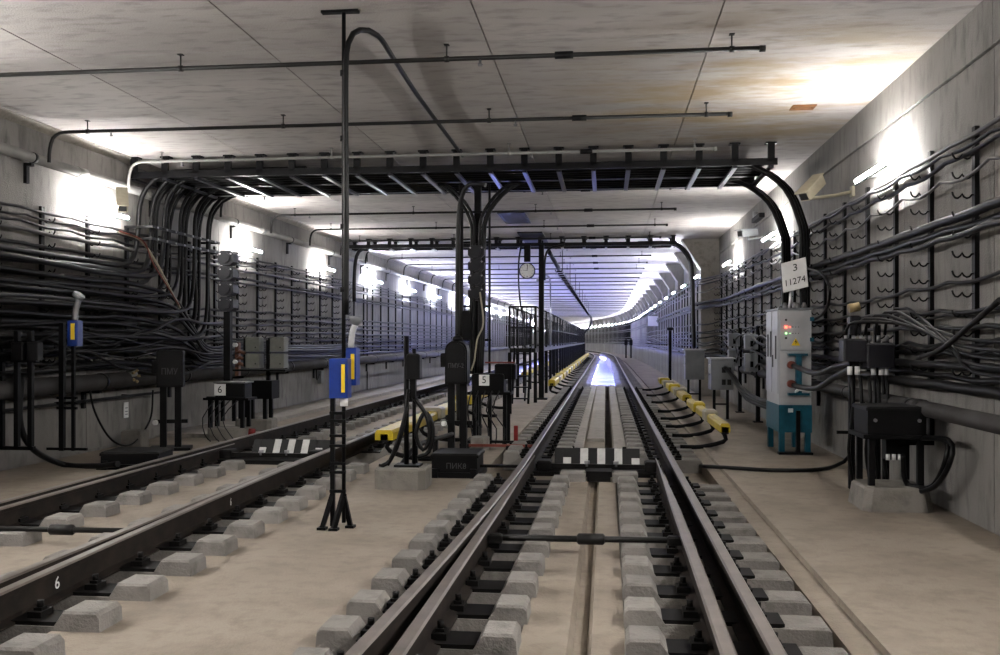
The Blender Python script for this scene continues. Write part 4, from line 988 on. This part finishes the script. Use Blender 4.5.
for x in (-.06, .18, .26): MB().box((x, .05, .8 if x != .26 else .72), (.055, .055, 1.6 if x != .26 else 1.44)).build('post', 'black', t)
b1 = MB().box((-.08, -.08, 1.36), (.22, .2, .22), ch=.02).build('junction_box', 'signal', t)
b2 = MB().box((.15, -.10, 1.31), (.26, .2, .24), ch=.02).build('junction_box', 'signal', t)
for b_, x in ((b1, -.12), (b1, -.05), (b2, .10), (b2, .17), (b2, .22)): MB().tube([(x, -.12, 1.2), (x, -.12, 1.12)], .024, 8).build('white_gland', 'white', b_)
for b_, xs in ((b1, (-.15, -.08, -.01)), (b2, (.07, .15, .23))):
    for x in xs: MB().tube([(x, -.1, 1.44), (x, -.1, 1.50)], .018, 8).build('top_gland', 'steel', b_)
MB().box((-.06, -.06, 1.60), (.11, .1, .18), ch=.015).build('small_box', 'signal', t)
MB().tube([(-.12, -.08, 1.76), (-.02, -.08, 1.78)], .045, 10).build('brass_cap', 'ochre', t)
MB().box((.05, .05, .55), (.5, .03, .03)).build('cross_bar', 'black', t)
random.seed(3)
for k in range(5):
    q = Vector((2.33 + .08 * k, 9.12, 1.16)); cable('drop_cable', [q, q + Vector((.01, -.02, -.3)), q + Vector((-.02, .02, -.7)), q + Vector((.03, .05, -1.06))], .017, 'black cable dropping from the dark junction boxes, %s from the left' % ORD[k].replace('topmost', 'first'), group='drop cables of the junction boxes')
for k in range(5):
    z = 1.52 + .05 * k; q = Vector((2.30 + .09 * k, 9.2, 1.55)); cable('fan_cable', [q, q + Vector((.02, -.05, .10 + .02 * k)), q + Vector((.1, -.35, .12 + .03 * k)), Vector((2.70, 8.3 - .2 * k, 1.62 - .05 * k)), Vector((2.72, 7.2, 1.50 - .06 * k)), Vector((2.70, 5, 1.48 - .06 * k))], .015, 'thin cable fanning from the junction boxes, %s on the right wall' % ORD[k], group='fan of cables right of the junction boxes', mat='cablegrey' if k % 2 else 'cable')
for k in range(2):
    cable('floor_loop', [Vector((2.62, 8.55, .62)), Px(948 - k * 4, 440, 2.72), Px(950 - k * 5, 462, 2.70), Px(935 - k * 3, 486, 2.68), Px(915, 491 - k * 4, 2.62), Px(905, 480, 2.55), Px(903, 455, 2.50)], .022, 'black cable hanging in a loop beside the black case, %s one' % ('outer' if k == 0 else 'inner'), step=.05)
p = Px(920, 446, WR - .02)
t = thing('wall_notice', 'small white paper notice low on the right wall behind the black case', 'notice', p); MB().box((0, 0, 0), (.01, .10, .16)).build('sheet', 'white', t); MB().box((-.007, 0, -.03), (.003, .06, .02)).build('printed_line', 'cabinetgrey', t)
cable('floor_cable', [Pz(700, 466, .03), Pz(735, 468, .07), Pz(770, 470, .07), Pz(810, 470, .07), Pz(835, 466, .08), Px(850, 455, 2.75), Px(853, 430, 2.78)], .022, 'black cable lying on the floor from the near track to the right wall', step=.08)
cable('diagonal_cable', [Px(1000, 300, 2.70), Px(965, 330, 2.68), Px(940, 350, 2.66), Px(918, 358, 2.66)], .022, 'black cable slanting down across the right wall brackets', step=.1)
# ---- grey boxes on posts right
def grey_box(loc, w_, h_, d_, zb, label, holes):
    t = thing('grey_box', label, 'box', loc)
    MB().box((0, 0, zb + h_ / 2), (w_, d_, h_), ch=.012).build('case', 'cabinetgrey', t)
    MB().box((0, 0, zb + h_ + .012), (w_ + .06, d_ + .06, .025)).build('roof', 'cabinet', t)
    MB().box((0, -d_ / 2 - .006, zb + h_ * .52), (w_ * .86, .012, h_ * .86), ch=.003).build('door', 'cabinetgrey', t)
    posts(t, ((-w_ * .3, 0), (w_ * .3, 0)), 0, zb, .05, 'blackmetal', 'leg'); MB().box((0, 0, zb * .5), (w_ * .7, .03, .03)).build('cross_bar', 'blackmetal', t)
    for x, z in holes: MB().box((x, -d_ / 2 - .015, zb + z), (.07, .012, .10)).build('cable_entry', 'ink', t)
    for z in (.25, .4): MB().tube([(-w_ / 2 - .005, -d_ * .2, zb + z * h_ * 2), (-w_ / 2 - .03, -d_ * .2, zb + z * h_ * 2)], .018, 8).build('latch', 'steel', t)
grey_box((1.86, 19.9, .045), .40, .62, .36, .62, 'grey steel box on legs beside the yellow third rail, farther of two', ())
grey_box((2.10, 17.3, .045), .40, .56, .50, .55, 'grey steel box with cable entries beside the yellow third rail, nearer of two', ((.02, .36), (.12, .36), (.02, .14), (.12, .14)))
for k in range(3):
    a = Vector((2.14 + .05 * k, 17.02, 1.0 - .06 * k)); cable('thick_cable', [a, a + Vector((.05, -.12, -.06)), a + Vector((.18, -.6, -.32 - .03 * k)), a + Vector((.32, -1.5, -.46)), a + Vector((.42, -2.6, -.47)), Vector((2.62, 13.4, .52 - .06 * k))], .04, 'thick black cable swinging from the nearer grey box to the white cabinet', group='thick cables at the nearer grey box')
for (y, z0, lab) in ((18.9, 1.02, 'farther pair of dark switch boxes on a post by the right wall'), (16.7, .98, 'nearer pair of dark switch boxes on a post by the right wall')):
    t = thing('switch_boxes', lab, 'switch boxes', (2.62, y, .045))
    MB().box((.05, 0, .85), (.07, .07, 1.7)).build('post', 'black', t); MB().box((.05, 0, .01), (.16, .16, .02)).build('foot_plate', 'black', t)
    for z in (z0 + .0, z0 + .36):
        o = MB().box((-.08, -.06, z + .08), (.22, .2, .32 if z == z0 else .26), ch=.012).build('switch_box', 'cabinetgrey', t); MB().box((-.08, -.165, z + .05), (.05, .01, .10)).build('handle', 'black', o)
t = thing('signal_post', 'thin black post with a cap beside the far right third rail', 'post', Pz(670, 385, .045))
MB().tube([(0, 0, 0), (0, 0, 1.75)], .05, 8).build('pole', 'black', t); MB().tube([(0, 0, 1.75), (0, 0, 1.8), (0, 0, 1.86)], [.05, .12, .1], 8).build('cap', 'blackmetal', t)
for k, px_ in enumerate((626, 631)):
    q = Pz(px_, 358, .045); t = thing('far_post', 'tiny dark equipment post far down the right side, %s' % ('farther' if k == 0 else 'nearer'), 'post', q)
    MB().box((0, 0, .8), (.12, .12, 1.6)).build('pole', 'black', t); MB().box((0, 0, 1.25), (.26, .2, .45), ch=.03).build('case', 'black', t)
t = thing('far_notice', 'small square white notice far down the right wall', 'notice', Px(653, 321, WR2 - .36)); MB().box((0, 0, 0), (.45, .03, .45)).build('sheet', 'white', t); MB().box((.25, 0, 0), (.2, .05, .05)).build('arm', 'black', t)
# cable swarm right wall behind cabinet
random.seed(33)
for k in range(9):
    y0 = 12.8 + random.random() * 7; z = 1.0 + random.random() * .6; X = 2.66 - random.random() * .12
    cable('tangled_cable', [Vector((2.72, y0 - 2.0, z + random.uniform(-.05, .1))), Vector((X, y0 - 1, z + random.uniform(-.2, .2))), Vector((X, y0, z + random.uniform(-.25, .25))), Vector((X, y0 + 1, z + random.uniform(-.2, .2))), Vector((2.74, y0 + 2.2, z + random.uniform(-.1, .3)))], random.choice((.014, .02)), 'black cable tangled on the right wall between the grey boxes and the cabinet', group='tangled cables on the right wall', mat=random.choice(('cable', 'cablegrey')))
random.seed(44)
for k in range(12):
    y0 = 9.5 + random.random() * 5.5; z = 1.15 + random.random() * .55; X = WL + .33 + random.random() * .1
    cable('tangled_cable', [Vector((WL + .2, y0 - 2.2, z + random.uniform(-.1, .1))), Vector((X, y0 - 1, z + random.uniform(-.15, .1))), Vector((X, y0, z + random.uniform(-.2, .2))), Vector((X, y0 + 1, z + random.uniform(-.15, .15))), Vector((WL + .2, y0 + 2.4, z + random.uniform(-.1, .2)))], random.choice((.014, .02, .024)), 'black cable tangled over the thick pipe on the left wall', group='tangled cables on the left wall', mat=random.choice(('cable', 'cable', 'cablegrey')))
# right end of wide rack: cables bending down to the wall
for k in range(6):
    gA = k < 3; yy = (13.85 + .07 * k) if gA else (12.62 + .06 * (k - 3)); q_ = .05 * (k % 3); xo = 2.62 + .0 * k
    cable('bend_cable', [Vector((.6, yy, G1Z + .03)), Vector((1.45, yy, G1Z + .03)), Vector((1.95 + q_, yy, G1Z - .04)), Vector((2.36 + q_, yy, G1Z - .34)), Vector((2.54 + q_, yy, G1Z - .75)), Vector((2.58 + q_, yy, 2.9)), Vector((2.58 + q_, yy, 2.45)), Vector((2.60 + q_, yy, 1.5))], .03 if k % 2 else .034, 'black cable bending from the wide rack down the right wall, %s of the %s trio' % (('innermost', 'middle', 'outermost')[k % 3], 'farther' if gA else 'nearer'), group='cables bending down the right wall')
for k in range(3):
    yy = G2Y0 + .15 + .14 * k
    cable('bend_cable', [Vector((.8, yy, G2Z + .03)), Vector((1.5, yy, G2Z + .03)), Vector((1.85, yy, G2Z - .06)), Vector((2.1, yy, G2Z - .4)), Vector((2.16, yy, G2Z - .9)), Vector((2.17, yy, 2.4)), Vector((2.2, yy, 1.3))], .045, 'black cable bending from the far rack down the right wall', group='far cables bending down the right wall')
cable('bend_cable', [Vector((-5.4, 23.5, G2Z + .03)), Vector((-6.1, 23.5, G2Z + .02)), Vector((-6.42, 23.5, G2Z - .1)), Vector((-6.52, 23.5, G2Z - .4)), Vector((-6.55, 23.5, 3.0)), Vector((-6.55, 23.5, 2.5))], .05, 'black cable bending from the far rack down the left wall')
# ---- cameras
def cctv(loc, rz, tilt, label, wall_dx, mat='beige'):
    t = thing('security_camera', label, 'camera', loc, rz)
    b_ = MB().box((0, 0, 0), (.13, .40, .12), ch=.012).build('housing', mat, t); b_.rotation_euler = (tilt, 0, 0)
    MB().box((0, -.205, .0), (.10, .012, .085)).build('front_glass', 'ink', b_); MB().box((0, -.02, .068), (.15, .46, .012)).build('sun_shield', mat, b_)
    m = MB(); R_ = Matrix.Rotation(-rz, 3, 'Z'); e = R_ @ Vector((wall_dx, 0, -.05)); m.tube([(0, 0, -.06), (0, 0, -.12), e * .6 + Vector((0, 0, -.06)), e], .02, 8); m.build('arm', mat, t)
    o = MB().box(e, (.03, .12, .12), rz=-rz).build('wall_plate', mat, t)
    return t
cctv(Px(812, 188, 2.42), -.8, .62, 'beige security camera on the right wall by the end of the wide rack', .46)
cctv(Px(748, 233, 2.50), -.9, .12, 'grey security camera farther along the right wall', .38, 'cabinetgrey')
cctv(Px(122, 200, WL + .40), .55, .7, 'beige security camera on the left wall above the lamp', -.38)
t = thing('wall_box', 'flat black box under a small white lamp high on the right wall', 'box', Px(758, 218, WR - .06)); MB().box((0, 0, 0), (.1, .9, .08)).build('case', 'black', t); MB().tube([(0, .3, .04), (0, .3, .16)], .05, 8).build('small_lamp', 'cabinet', t)
